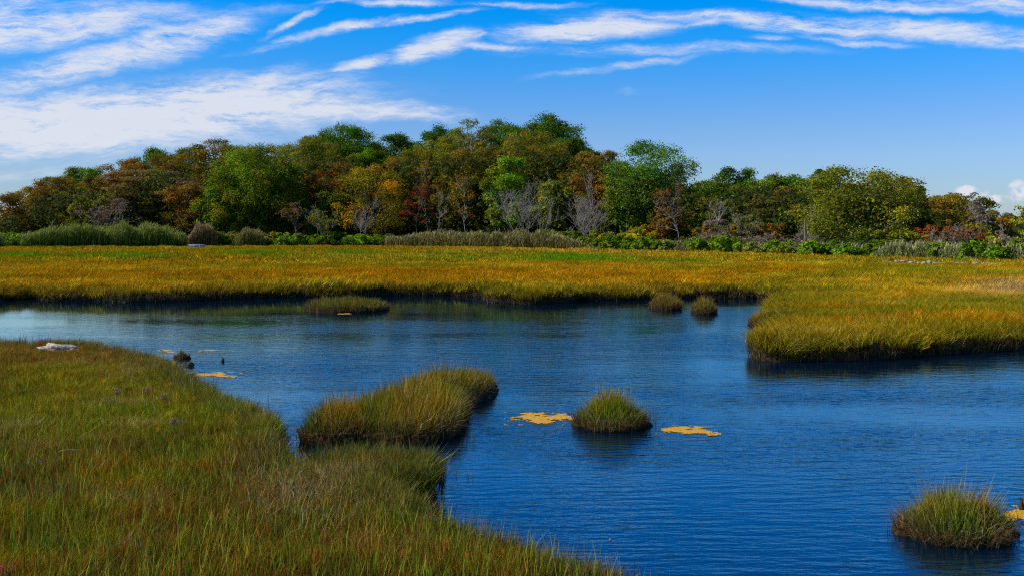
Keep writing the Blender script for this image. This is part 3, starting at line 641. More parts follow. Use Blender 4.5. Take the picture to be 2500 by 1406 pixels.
def make_tree(px, ytop, wpx, d, style, pal, label, cb=.12, accent=None, af=0., leaf=None, dens=1., bark=None, name='broadleaf_tree', group='trees of the wood behind the meadow'):
    root, Y, z = put(name, px, d, label, 'tree', group)
    H = max(1.5, CH+(HZ-ytop)*Y/F-z); w = wpx/F*Y/2*1.18
    zc0 = H*cb; Hc = (H-zc0)
    ls = dict(oak=.26, maple=.25, fine=.21, tier=.22, airy=.22, shrub=.2)[style] if leaf is None else leaf
    area = w*2*Hc; n = int(np.clip(area*(2.3 if style != 'airy' else 1.7)*dens, 30, 620))
    # the crown is a set of lobes; leaf clumps sit on the outside of each lobe
    ml = int(np.clip(area/(5.5 if style != 'shrub' else 2), 11, 60)); ii = np.arange(ml)+.5; uz = 1-2*(ii/ml)*.94; ga = ii*2.39996+px
    ul = np.stack([np.sqrt(1-uz*uz)*np.cos(ga), np.sqrt(1-uz*uz)*np.sin(ga), uz], 1)+rng.normal(0, .12, (ml, 3)); ul /= np.linalg.norm(ul, axis=1)[:, None]
    sup = 1/(np.abs(ul)**2.3).sum(1)**(1/2.3); rl = rng.uniform(.66, .82, ml)*sup
    LC = np.stack([ul[:, 0]*w*rl, ul[:, 1]*w*rl*.9, zc0+Hc*(.48+.5*ul[:, 2]*rl)], 1)
    LR = rng.uniform(.24, .36, ml)*min(w, Hc*.62)*(1.25 if w < 3 else 1)
    li = rng.integers(0, ml, n); dd = rng.normal(0, 1, (n, 3))+ul[li]*1.0+np.array((0, 0, .35)); dd /= np.linalg.norm(dd, axis=1)[:, None]
    P = LC[li]+dd*LR[li][:, None]*rng.uniform(.6, 1.08, n)[:, None]*np.array((1, 1, .8)); u = ul[li]
    cr = {'oak': 1.45, 'maple': 1.25, 'fine': 1.1, 'tier': 1.5, 'airy': 1.2, 'shrub': .8}[style]*np.clip(w/5, .45, 1.25)
    rads = .95*cr*rng.uniform(.6, 1.3, n); flat = np.full(n, {'oak': .75, 'maple': .8, 'fine': .55, 'tier': .22, 'airy': .6, 'shrub': .7}[style])
    if style == 'tier':
        P[:, 2] = np.round(P[:, 2]/1.25)*1.25+rng.uniform(-.15, .15, n); P[:, :2] *= 1.0
    P[:, 2] = np.minimum(P[:, 2], H-rads*flat*.6-rng.uniform(0, .06, n)*H*(style == 'shrub')); P[:, 2] = np.maximum(P[:, 2], .3)
    a, b = PAL[pal]; a = np.array(a)*np.array((1.72, 1.7, 1.2)); b = np.array(b)*np.array((1.72, 1.7, 1.2)); lt = rng.uniform(0, 1, ml)[li]; cols = mixc(a, b, np.clip(lt+rng.normal(0, .15, n), 0, 1))*(rng.uniform(.75, 1.25, ml)[li]*rng.uniform(.75, 1.25, n))[:, None]
    wx = P[:, 0]+(px-1250)/F*Y; gf = fbm(wx/5, P[:, 2]/4, 91); other = mixc((.13, .17, .012), (.26, .18, .018), sstep(.4, .6, fbm(wx/9+5, P[:, 2]/6, 92))); cols = mixc(cols, other, sstep(.45, .7, gf)*.6)
    if accent:
        c0 = u.copy(); s = fbm(P[:, 0]/2.5+px, P[:, 2]/2.5+P[:, 1]/3, 7); t = (s > 1-af).astype(float) if af >= 1 else sstep(1-af-.08, 1-af+.08, (s-.25)/.5)
        cols = mixc(cols, PAL[accent][0], t)
    per = int({'oak': 74, 'maple': 70, 'fine': 76, 'tier': 62, 'airy': 44, 'shrub': 70}[style]*(.6 if w < 2.5 else 1))
    V, Q, K = leaves(P, rads, flat, per, ls, cols, upb=.5 if style != 'tier' else .9)
    if style != 'airy' or w > 6:      # larger leaves deep inside close the crown
        ni = max(6, n//2); ui = rng.normal(0, 1, (ni, 3)); ui /= np.linalg.norm(ui, axis=1)[:, None]; ri = rng.uniform(.1, .80, ni)
        Pi = np.stack([ui[:, 0]*w*ri*.9, ui[:, 1]*w*ri*.8, zc0+Hc*(.47+.46*ui[:, 2]*ri)], 1); ci = mixc(a, b, rng.uniform(0, 1, ni))
        q = leaves(Pi, np.full(ni, cr*1.5), np.full(ni, .8), 30 if style != 'airy' else 14, ls*2.0, ci); V, Q, K = join([(V, Q, K), q])
    g = link('crown', qmesh('crown', V, Q, K), M_leaf, root)
    # trunk with limbs reaching the clumps
    parts = []; r0 = max(.05, H*.016); lx, ly = rng.normal(0, .03*H, 2)
    stems = 1 if style not in ('shrub', 'airy', 'fine') else random.choice((2, 3))
    bases = []
    for s in range(stems):
        a0 = s/stems*6.28+px; tp = np.array((lx+math.cos(a0)*w*.35*(stems > 1), ly+math.sin(a0)*w*.35*(stems > 1), H*.82)); t = np.linspace(0, 1, 7)[:, None]
        pts = np.array((math.cos(a0)*.15*(stems > 1), math.sin(a0)*.15*(stems > 1), -.4))*(1-t)+tp*t+np.sin(t*3)*rng.normal(0, .12, 3)*np.array((1, 1, 0))
        parts.append(tube(pts, r0/math.sqrt(stems)*(1-.8*t[:, 0]), 6)); bases.append(pts)
    m = min(n, 60 if style != 'oak' else 40)
    for i in range(m):
        B = bases[i % stems]; q = P[i]; zt = np.clip(q[2]*rng.uniform(.35, .75), .2, H*.75); s = B[int(np.clip(zt/(H*.82)*6, 0, 6))]
        mid = (s+q)/2+np.array((0, 0, np.linalg.norm(q-s)*.08))+rng.normal(0, .15, 3); pts = np.array([s, (s+mid)/2+rng.normal(0, .06, 3), mid, (mid+q)/2+rng.normal(0, .1, 3), q])
        parts.append(tube(pts, r0*np.array([.38, .3, .24, .17, .07]), 4))
    V, Q, K = join(parts)
    link('trunk', qmesh('trunk', V, Q, smooth=True), bark or M_bark, root)
    return root
def make_bare(px, ytop, wpx, d, label, leafpal=None, nleaf=0, lean=0., stems=1, bark=None, name='dead_tree', thick=1., dense=1., group='bare and dead trees at the wood edge', cat='tree', up=.55, leafsize=.28, leafr=.5):
    root, Y, z = put(name, px, d, label, cat, group)
    H = max(1.2, CH+(HZ-ytop)*Y/F-z); w = wpx/F*Y/2
    parts = []; tips = []
    def grow(p, dr, L, r, depth):
        n = 5; pts = [p]; q = p.copy(); dd = dr.copy()
        for i in range(n-1):
            dd = dd+rng.normal(0, .16, 3)+np.array((0, 0, .05)); dd /= np.linalg.norm(dd); q = q+dd*L/(n-1); pts.append(q.copy())
        parts.append(tube(np.array(pts), np.linspace(r, max(r*.45, .014), n), 5 if depth < 2 else 3))
        if depth >= 4: tips.append(q); return
        kids = int(round({0: 7, 1: 4, 2: 3, 3: 2}[depth]*dense))
        for i in range(kids):
            f = rng.uniform(.35, 1.0) if depth == 0 else rng.uniform(.25, 1.0); s = pts[min(n-1, int(f*(n-1)+.5))]
            a = rng.uniform(0, 6.28); side = np.array((math.cos(a), math.sin(a)*.8, 0))
            nd = dd*.55+side*rng.uniform(.5, 1.0)+np.array((0, 0, up*rng.uniform(0, 1))); nd /= np.linalg.norm(nd)
            grow(s, nd, L*rng.uniform(.42, .66)*(1 if depth else w/H*2.1+.12), max(r*.55, .014), depth+1)
        tips.append(q)
    for s in range(stems):
        a = s/max(stems, 1)*6.28+px; sp = .35*(stems > 1)
        dr = np.array((math.cos(a)*sp+lean, math.sin(a)*sp, 1.)); dr /= np.linalg.norm(dr)
        grow(np.array((math.cos(a)*.2*(stems > 1), math.sin(a)*.2*(stems > 1), -.3)), dr, H*.86, thick*.62*(.055+H*.007)/math.sqrt(stems), 0)
    V, Q, K = join(parts)
    zs = V[:, 2].max(); V[:, 2] *= H/zs; xw = np.percentile(abs(V[:, 0]-lean*V[:, 2]), 98)
    sx = w/max(xw, .1); sx = np.clip(sx, .5, 2.2); V[:, 0] = lean*V[:, 2]*1+(V[:, 0]-lean*V[:, 2])*sx; 
    link('trunk', qmesh('trunk', V, Q, smooth=True), bark or M_palebark, root)
    if nleaf:
        T = np.array(tips); T[:, 2] *= H/zs; T[:, 0] = lean*T[:, 2]+(T[:, 0]-lean*T[:, 2])*sx
        T = T[T[:, 2] > H*.12]; T = T[rng.permutation(len(T))[:max(4, int(len(T)*min(1, nleaf/len(T))))]]
        a, b = PAL[leafpal]; cols = mixc(a, b, rng.uniform(0, 1, len(T)))
        V, Q, K = leaves(T, np.full(len(T), leafr)*rng.uniform(.5, 1.4, len(T)), np.full(len(T), .5), 16, leafsize, cols)
        link('crown', qmesh('crown', V, Q, K), M_leaf, root)
    return root

T = make_tree
# -- skyline oaks behind
T(208,396,95,70,'oak','bright','bright green oak on the skyline, furthest left behind the brown trees',.1)
T(385,356,110,70,'oak','dark','dark green oak poking above the rust brown trees at left',.1)
T(845,299,165,62,'oak','dark','broad dark green dome on the skyline left of the gap',.1)
T(975,317,100,66,'oak','dark','dark green oak just right of the notch in the skyline',.1)
T(1072,298,112,68,'oak','dark','dark green oak on the skyline left of the pale thin crown',.1)
T(1228,284,118,64,'oak','dark','rounded dark green oak left of the tallest tree',.1)
T(1345,275,152,56,'oak','dark','tallest dark green oak, on the summit of the wood',.1)
T(1385,310,90,50,'oak','dark','dark green shoulder oak just right of the tallest tree',.1)
T(1436,345,60,52,'oak','dark','small dark green treetop right of the summit',.1)
T(1800,410,104,70,'oak','dark','dark green round topped oak, left one of the right hand skyline',.1)
T(1862,428,60,72,'oak','dark','low dark green crown between the right hand skyline oaks',.1)
T(1918,417,110,70,'oak','dark','wide dark green oak in the middle of the right hand skyline',.1)
T(1995,409,74,68,'oak','dark','dark green oak peak left of the big pale limbed tree',.1)
T(2190,432,100,66,'oak','dark','dark green oak behind the right shoulder of the big pale limbed tree',.1)
# -- middle rows
T(125,424,130,44,'fine','brown','brown domed tree on the left slope of the wood',.05,'rust',.4)
T(45,470,118,30,'fine','rust','rusty brown tree closing the left end of the wood',.03,'brown',.35)
T(182,450,90,34,'fine','olive','olive green tree behind the left reed bed',.05,'brown',.4)
T(268,412,115,44,'fine','rust','reddish brown tree right of the bright green skyline oak',.08,'olive',.35)
T(335,386,110,48,'fine','rust','rust coloured tree high on the left slope',.1,'brown',.3)
T(425,368,110,48,'fine','brown','brown tree below the dark oak at left',.1,'rust',.4)
T(372,400,140,28,'tier','tier','grey green tree with flat horizontal layers of foliage',.08,'pink',.25)
T(300,428,110,24,'tier','tier','smaller layered tree with pinkish tinged tiers',.06,'rust',.35)
T(222,470,90,20,'fine','olive','low olive tree above the middle of the reed bed',.05)
T(520,333,140,46,'fine','brown','tall olive brown tree with twin ragged tops',.1,'olive',.5)
T(470,425,110,22,'fine','rust','reddish brown tree beside the layered grey green one',.05,'pink',.3)
T(560,375,100,40,'fine','olive','olive tree behind the big green maple',.1,'brown',.3)
T(605,345,50,42,'fine','orange','small orange tinged top over the big green maple',.3)
T(625,352,185,20,'maple','green','big leafy green maple standing forward in the wood',.06,'yellow',.12)
T(545,440,110,18,'maple','green','yellow green maple at the left foot of the big maple',.05,'yellow',.35)
T(752,330,160,44,'fine','olive','wide olive tree below the broad dark skyline dome',.1,'brown',.25)
T(885,348,95,40,'maple','bright','fresh green tree below the notch in the skyline',.1)
T(828,388,130,30,'fine','darkred','dark red brown tree in the middle left of the wood',.1,'red',.4)
T(735,420,100,26,'fine','olive','olive tree between the maple and the dark red tree',.05,'darkred',.35)
T(795,455,90,18,'maple','dark','deep green tree under the dark red one',.04)
T(855,470,70,20,'maple','dark','shaded dark green tree left of the orange tree',.04)
T(905,398,150,16,'airy','orange','orange and yellow green tree standing in front of the wood',.08,'yellow',.45,dens=1.5)
T(985,395,90,26,'fine','olive','olive tree right of the orange tree',.06,'yellow',.2)
T(1010,352,120,40,'fine','brown','orange brown tree under the right hand dark oaks',.1,'orange',.3)
T(1080,330,120,44,'fine','olive','olive green tree below the pale thin crown',.1,'yellow',.3)
T(1150,279,105,56,'airy','pale','pale thin grey green crown rising above the skyline',.2,leaf=.22,bark=M_palebark)
T(1140,342,130,26,'fine','brown','dark brown domed tree in the centre of the wood',.06,'olive',.45)
T(1170,330,90,40,'fine','olive','olive tree beneath the summit oaks',.1)
T(1285,318,205,34,'fine','brown','wide brown dome below the tallest oak',.08,'olive',.4)
T(1340,345,130,38,'fine','olive','olive brown tree under the right side of the summit',.1,'brown',.4)
T(1247,372,110,16,'maple','bright','bright green tree behind the wide bare tree',.08,'yellow',.15)
T(1345,430,90,18,'maple','yellow','yellow green tree right of the wide bare tree',.06,'green',.4)
T(1395,400,70,26,'fine','olive','narrow dark olive tree left of the red brown dome',.05)
T(1460,352,150,24,'fine','rust','red brown dome with olive flanks right of centre',.04,'olive',.4,bark=M_palebark)
T(1590,343,185,24,'airy','blue','airy blue green tree at the right end of the high wood',.05,dens=1.9,bark=M_palebark)
T(1540,400,110,22,'maple','green','green tree filling between the red brown dome and the airy tree',.04)
T(1645,385,70,26,'airy','pale','thin pale green outer bough tree at the edge of the high wood',.1,dens=1.3,bark=M_palebark)
T(1735,437,110,44,'maple','green','mid green tree in the dip right of the high wood',.05,'olive',.3)
T(1690,470,100,24,'fine','olive','olive tree behind the tall bare sparse tree',.05)
T(1800,455,110,44,'fine','green','green brown tree below the first right hand skyline oak',.05,'olive',.4)
T(1770,485,90,22,'fine','olive','low olive tree above the grey brush',.05,'yellow',.2)
T(1895,458,120,40,'fine','rust','rust red tree in the right hand wood',.05,'olive',.35)
T(1850,490,90,24,'fine','olive','olive tree in front of the rust red tree',.05,'brown',.3)
T(1975,450,90,42,'fine','olive','olive yellow tree left of the big pale limbed tree',.05,'yellow',.25)
T(1935,500,80,26,'maple','green','small green tree at the left foot of the big pale limbed tree',.05)
T(2095,409,250,16,'airy','olive','big spreading olive tree with pale limbs, dominating the right',.03,'brown',.3,dens=2.3,bark=M_palebark)
T(2215,462,110,34,'fine','rust','brown tree right of the big pale limbed tree',.05,'brown',.4)
T(2285,472,110,38,'fine','brown','dull brown tree on the right hand slope',.05,'rust',.3)
T(2350,474,140,24,'fine','brown','orange brown domed tree near the right side',.04,'olive',.35)
T(2250,505,100,20,'fine','olive','olive tree in front of the dull brown one',.04)
T(2440,510,75,24,'fine','orange','orange brown round tree close to the right edge',.04,'brown',.6)
T(2512,482,60,16,'airy','yellow','yellow leaved tree cut by the right edge of the view',.1,dens=1.5)
T(2540,500,120,34,'fine','brown','brown tree beyond the right edge of the view',.05)
T(2395,540,80,18,'fine','olive','low olive tree under the orange brown domed tree',.04)
# -- crowns closing the gaps between the ones above
T(85,458,115,48,'fine','brown','dull brown crown behind the rusty tree at the left end',.05,'olive',.4)
T(155,424,110,56,'fine','olive','olive crown left of the bright green skyline oak',.05,'brown',.4)
T(305,392,120,58,'fine','brown','brown crown on the skyline between the bright green oak and the dark one',.05,'rust',.4)
T(455,358,120,60,'fine','olive','olive crown on the skyline right of the dark left hand oak',.05,'brown',.4)
T(585,346,120,60,'fine','brown','brown crown on the skyline behind the orange tinged top',.05,'olive',.4)
T(680,350,130,60,'fine','olive','olive crown on the skyline right of the big maple',.05,'green',.3)
T(785,318,130,66,'oak','dark','dark shoulder crown left of the broad skyline dome',.05)
T(925,350,110,60,'fine','green','green crown filling the notch in the skyline',.05,'olive',.4)
T(1110,312,110,62,'fine','olive','olive crown behind the pale thin one',.05,'green',.3)
T(1285,300,120,60,'oak','dark','dark crown between the rounded oak and the tallest oak',.05)
T(1500,385,110,46,'fine','brown','brown crown between the red brown dome and the airy tree',.05,'olive',.4)
T(1690,448,110,56,'maple','green','green crown just right of the high wood',.05,'olive',.4)
T(1845,440,120,58,'fine','green','green crown low between the right hand skyline oaks',.05,'olive',.4)
T(2050,432,120,58,'fine','olive','olive crown behind the big pale limbed tree',.05,'green',.3)
T(2150,448,120,50,'fine','brown','brown crown showing right of the big pale limbed tree',.05,'olive',.4)
T(2250,470,120,52,'fine','olive','olive crown on the right hand slope skyline',.05,'brown',.4)
T(2320,486,120,48,'fine','rust','russet crown left of the orange brown dome',.05,'olive',.4)
T(2410,512,100,40,'fine','brown','low brown crown behind the round tree at right',.05,'olive',.4)
# -- bare, dead and thin trees at the wood's edge
B = make_bare
B(252,472,120,12,'pinkish grey dead tree with flat spreading branches above the reeds','pink',130,up=.2,dense=1.2)
B(1044,378,60,12,'tall thin bare tree with a few orange leaf sprays','orange',22,leafr=.8,up=.4)
B(1018,440,90,11,'small tree with red orange leaves beside the tall thin trunk','red',95,up=.4,bark=M_bark,name='broadleaf_tree',leafr=.7)
B(1068,455,55,9,'slender white dead tree right of the red leaved tree')
B(1142,420,70,11,'thin tree carrying orange sprays in front of the dark wood','orange',38,leafr=.8)
B(1268,425,150,9,'wide bare grey tree with many ascending branches',stems=3,dense=1.15,up=.9)
B(1310,470,90,8,'bare white tree leaning right beside the wide bare one',lean=.25)
B(884,480,80,9,'pale bare branched tree in front of the orange tree',stems=2)
B(716,482,60,9,'small wispy tree with pinkish red foliage','rust',70,up=.25)
B(778,490,70,9,'small pale stemmed tree with yellow olive leaves','yellow',70,stems=3)
B(1425,470,110,8,'bare pale many stemmed tree above the green shrubs',stems=4,dense=1.1,up=.9)
B(1460,400,50,14,'dead pole like tree against the red brown dome',dense=.8)
B(1505,530,60,6,'low forked white dead tree among green shrubs',stems=2,dense=.7)
B(1658,440,120,10,'tall sparse tree with bare grey top and rust leaves','rust',75,dense=1.1,leafr=.7)
B(1712,480,70,8,'dead tree with long branches leaning to the right',lean=.45,dense=.8)
B(1815,505,90,9,'pale limbed bare bush like tree above the grey brush','pale',90,stems=4)
B(1985,500,60,9,'bare grey tree left of the weathered post',lean=-.3,dense=.8)
B(2398,470,60,20,'twiggy purple grey tree on the skyline at right','grey',60,dense=1.3,stems=2)
B(2488,515,70,7,'white bare tree at the right edge of the view',stems=2,dense=.8)
B(2330,540,110,7,'spreading bare tree over red brush at right','rust',60,stems=3)
B(2262,555,40,5,'small white dead tree near the right hand reeds',dense=.7)
B(2015,575,90,3,'fallen white branch lying against the green shrubs',lean=-1.4,dense=.5,name='fallen_branch',cat='branch')
# -- shrubs
def shrub(px, ytop, wpx, d, pal, label, accent=None, af=0., bare=False):
    if bare: return B(px, ytop, wpx, d, label, 'grey', 60, stems=5, dense=1.0, name='shrub', group='shrubs at the foot of the wood', cat='shrub', thick=.5)
    return T(px, ytop, wpx, d, 'shrub', pal, label, 0.0, accent, af, name='shrub', group='shrubs at the foot of the wood', dens=2.6)
SHR = [(25,568,110,5,'bright','green shrub at the far left end of the reeds'),(110,560,90,9,'green','green shrub behind the left end of the reeds'),
 (548,562,60,7,'bright','bright green shrub right of the brown reed clump'),(600,562,70,8,'pale','pale olive shrub beside the bright green one'),(655,566,80,6,'olive','olive shrub under the big maple'),
 (706,568,80,4,'bright','vivid green shrub under the big maple'),(760,572,80,6,'green','green shrub below the small pale stemmed tree'),(820,566,70,9,'dark','dark green shrub in the shade left of the orange tree'),
 (893,572,100,3,'bright','wide bright green shrub at the meadow edge before the orange tree'),(940,570,60,7,'green','green shrub at the left end of the middle reeds'),
 (1345,560,110,8,'bright','bright green shrub above the middle reeds'),(1400,565,80,6,'green','green shrub under the bare pale many stemmed tree'),(1460,560,80,9,'yellow','yellow green shrub right of the many stemmed tree'),
 (1500,575,90,4,'bright','green shrub around the forked dead tree'),(1550,558,90,8,'yellow','yellow tinged shrub under the airy tree'),(1590,575,80,4,'green','green shrub left of the tall sparse tree'),
 (1545,590,70,2,'bright','low green shrub at the meadow edge right of the middle reeds'),(1625,585,60,3,'pale','pale leafed low shrub near the tall sparse tree'),
 (1720,575,90,5,'green','green shrub right of the tall sparse tree'),(1780,575,80,5,'bright','bright green shrub in front of the grey brush'),
 (1850,590,70,3,'pale','pale green low shrub left of the dark green pair'),(1900,585,70,5,'green','green shrub below the rust red tree'),(1935,595,60,3,'olive','low olive shrub left of the dark green pair'),
 (2000,584,100,2.5,'bright','rounded vivid green shrub, larger of the pair below the weathered post'),(2082,595,80,2.5,'bright','rounded vivid green shrub, smaller of the pair below the big tree'),
 (2200,548,100,9,'olive','olive shrub below the big tree at right'),(2150,585,70,6,'green','green shrub at the left end of the right hand reeds'),
 (2385,585,80,5,'bright','vivid green shrub right of the right hand reeds'),(2440,600,70,4,'bright','low green shrub second from the right edge'),(2490,582,80,6,'bright','bright green shrub at the right edge'),
 (2290,590,60,5,'green','green shrub behind the row of pale stones'),(2420,575,70,9,'yellow','yellowish shrub behind the vivid green ones at right')]
for s in SHR: shrub(*(s if s[0] < 1450 else s[:3]+(max(.8, s[3]-3.2),)+s[4:]))
for s in [(1575,548,70,12,'red','red and yellow shrub under the airy tree','yellow',.5),(1640,502,80,12,'rust','rust orange shrub left of the tall sparse tree','orange',.5),(1745,535,90,12,'rust','rust shrub among the grey brush','grey',.5),
          (1820,545,90,10,'rust','red brown shrub above the grey brush','brown',.4),(1885,545,80,11,'rust','rust red shrub left of the weathered post','red',.4),(2290,548,110,10,'red','scarlet tinged shrub at right behind the reeds','rust',.4),
          (2400,556,90,11,'rust','rusty shrub under the orange brown dome','red',.3),(2350,560,80,9,'darkred','dark red shrub right of the scarlet one','red',.3)]:
    shrub(s[0], s[1], s[2], s[3], s[4], s[5], s[6], s[7])
for x, y, w, d, l in [(1790,558,90,8,'grey pink twiggy brush left of the rust shrubs'),(1735,562,90,8,'grey leafless brush beside the leaning dead tree'),(1860,562,90,7,'tangled grey brush left of the weathered post'),
                      (1990,560,90,8,'grey brush around the foot of the weathered post'),(2240,572,80,6,'grey twiggy brush beside the small white dead tree'),(2330,575,90,6,'tangled grey brush in front of the scarlet shrub'),(2450,570,80,7,'grey brush near the right edge')]:
    shrub(x, y, w, d, None, l, bare=True)

# undergrowth filling the shade between the trunks
def undergrowth():
    n = 8500; px = rng.uniform(0, 2700, n); d = rng.uniform(18, 75, n); Y = edge(px)+d; z = rise(px, d)
    sk = np.interp(px, [0, 120, 260, 400, 520, 700, 845, 930, 1070, 1345, 1420, 1470, 1590, 1680, 1740, 1800, 2000, 2095, 2200, 2300, 2420, 2500, 2700], [520, 430, 420, 370, 350, 360, 315, 340, 315, 295, 350, 370, 355, 440, 450, 430, 430, 430, 450, 490, 510, 520, 510])
    hh = rng.uniform(0, 1, n)*np.maximum(1.5, (CH+(HZ-sk)*Y/F-z)*np.interp(px, [0, 2150, 2350], [.72, .72, .5]))
    n2 = 5200; p2 = rng.uniform(60, 2700, n2); d2 = rng.uniform(48, 82, n2); Y2 = edge(p2)+d2; px = np.append(px, p2); Y = np.append(Y, Y2); hh = np.append(hh, rng.uniform(0, 6.5, n2)*sstep(40, 300, p2)*(1-.55*sstep(1500, 1700, p2))*(1-.5*sstep(2150, 2400, p2))); z = np.append(z, rise(p2, d2)); n += n2
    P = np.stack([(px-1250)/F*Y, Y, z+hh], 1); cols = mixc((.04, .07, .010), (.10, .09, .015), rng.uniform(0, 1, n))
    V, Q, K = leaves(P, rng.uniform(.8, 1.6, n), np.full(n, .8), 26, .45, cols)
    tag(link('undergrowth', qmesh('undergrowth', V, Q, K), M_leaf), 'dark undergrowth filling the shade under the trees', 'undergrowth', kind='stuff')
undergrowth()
def tangle():
    n = 2600; px = rng.uniform(560, 2800, n); d = rng.uniform(3, 14, n); Y = edge(px)+d; z = rise(px, d)
    hh = rng.uniform(0, 1, n)*np.interp(px, [560, 1400, 1700, 2800], [1.2, 1.3, 1.6, 1.3])
    P = np.stack([(px-1250)/F*Y, Y, z+hh], 1); t = fbm(px/70, d/4, 3); cols = mixc((.06, .12, .012), (.14, .12, .03), sstep(.35, .65, t)); cols = mixc(cols, (.14, .11, .08), sstep(.55, .8, fbm(px/40, d/3, 8))*(px > 1600))
    V, Q, K = leaves(P, rng.uniform(.35, .8, n), np.full(n, .8), 34, .2, cols)
    tag(link('scrub', qmesh('scrub', V, Q, K), M_leaf), 'low mixed scrub along the edge of the meadow', 'scrub', kind='stuff')
tangle()

# ---------------------------------------------------------------- reeds
def reeds(x0, x1, d0, d1, ytop, n, cA, cB, cTip, label, plume=.25, ytop1=None):
    px = rng.uniform(x0, x1, n); d = rng.uniform(d0, d1, n); Y = edge(px)+d; X = (px-1250)/F*Y; z = rise(px, d)
    yt = np.interp(px, [x0, x1], [ytop, ytop1 or ytop]); Hh = CH+(HZ-yt)*Y/F-z; H = Hh*(.72+.3*fbm(px/22, d/3, 13))*rng.uniform(.7, 1.06, n)*(.85+.3*fbm(px/9, d/2, 23))
    em = np.minimum(sstep(x0, x0+(x1-x0)*.22+10, px), 1-sstep(x1-(x1-x0)*.14-10, x1, px)); H *= (.62+.38*em)*(.72+.56*fbm(px/30, d/4, 29))
    c = mixc(cA, cB, rng.uniform(0, 1, n))*rng.uniform(.6, 1.3, n)[:, None]
    P = np.stack([X, Y, z], 1); st = blades(P, H, .05, c*.9, tip=mixc(c, cTip, np.full(n, .6)), lean=.12, base=c*np.array([1.0, .62, .5])*.55)
    parts = [st]
    for k in range(4):
        f = rng.uniform(.3, .92, n)[:, None]; Pl = P+np.concatenate([rng.normal(0, .08, (n, 2)), f*H[:, None]], 1)
        la = rng.normal(0.2, 1.3, n)
        parts.append(blades(Pl, H*rng.uniform(.16, .3, n), .07, c*rng.uniform(.8, 1.4, (n, 1)), lean=.85, leandir=la, base=c))
    m = int(n*plume); idx = rng.integers(0, n, m)
    parts.append(blades(P[idx]+np.concatenate([np.zeros((m, 2)), H[idx][:, None]*.93], 1), .45, .10, np.asarray(cTip)*rng.uniform(.7, 1.3, (m, 1)), lean=.4, leandir=rng.normal(0, .6, m)))
    V, Q, K = join(parts)
    tag(link('reed_bed', qmesh('reed_bed', V, Q, K), M_grass), label, 'reeds', kind='stuff')
reeds(50,455,1.5,10,548,7500,(.12,.22,.015),(.26,.29,.04),(.32,.27,.08),'tall green reed bed along the left side of the meadow')
reeds(-260,60,2,9,572,2800,(.09,.18,.015),(.18,.22,.04),(.26,.22,.09),'low green reeds at the far left')
reeds(458,528,.8,7,547,1800,(.16,.14,.03),(.26,.19,.07),(.38,.24,.13),'clump of brown plumed reeds behind the crate',plume=.8)
reeds(575,650,2,8,560,1200,(.12,.18,.02),(.28,.24,.05),(.34,.24,.09),'thin tan reeds under the big maple',plume=.6)
reeds(940,1420,1,8,559,8500,(.15,.18,.03),(.28,.19,.06),(.33,.30,.12),'grey green reed bed in the middle of the meadow edge',ytop1=568)
reeds(1400,1960,1,6,586,3200,(.14,.20,.03),(.28,.27,.09),(.33,.31,.14),'mixed pale reeds along the meadow edge right of centre',ytop1=598)
reeds(1950,2145,2.5,6,598,800,(.14,.20,.03),(.28,.27,.09),(.33,.31,.14),'pale reeds behind the vivid green shrub pair')
reeds(2135,2370,.8,5,588,4200,(.17,.22,.04),(.31,.31,.10),(.38,.35,.16),'pale green reeds behind the row of stones',ytop1=600)
reeds(2350,2700,.8,4,604,3200,(.15,.19,.04),(.30,.27,.10),(.38,.32,.16),'low pale reeds at the right end of the meadow')

M_post = noisy_mat('weathered_wood', (.10, .085, .07), (.26, .23, .19), 5, .85, .3)
# weathered post
def post():
    root, Y, z = put('wooden_post', 1966, 4, 'weathered grey post standing in the scrub left of the big tree', 'post', None)
    H = CH+(HZ-531)*Y/F-z
    V, Q, K = tube([(0, 0, -.3), (.02, 0, H*.4), (-.02, .02, H*.8), (.01, 0, H)], [.11, .10, .09, .05], 7)
    link('shaft', qmesh('shaft', V, Q), M_post, root)
    V, Q, K = tube([(0, 0, H*.62), (.18, 0, H*.70), (.30, .02, H*.73)], [.04, .03, .015], 5)
    link('branch_stub', qmesh('branch_stub', V, Q), M_palebark, root)
post()

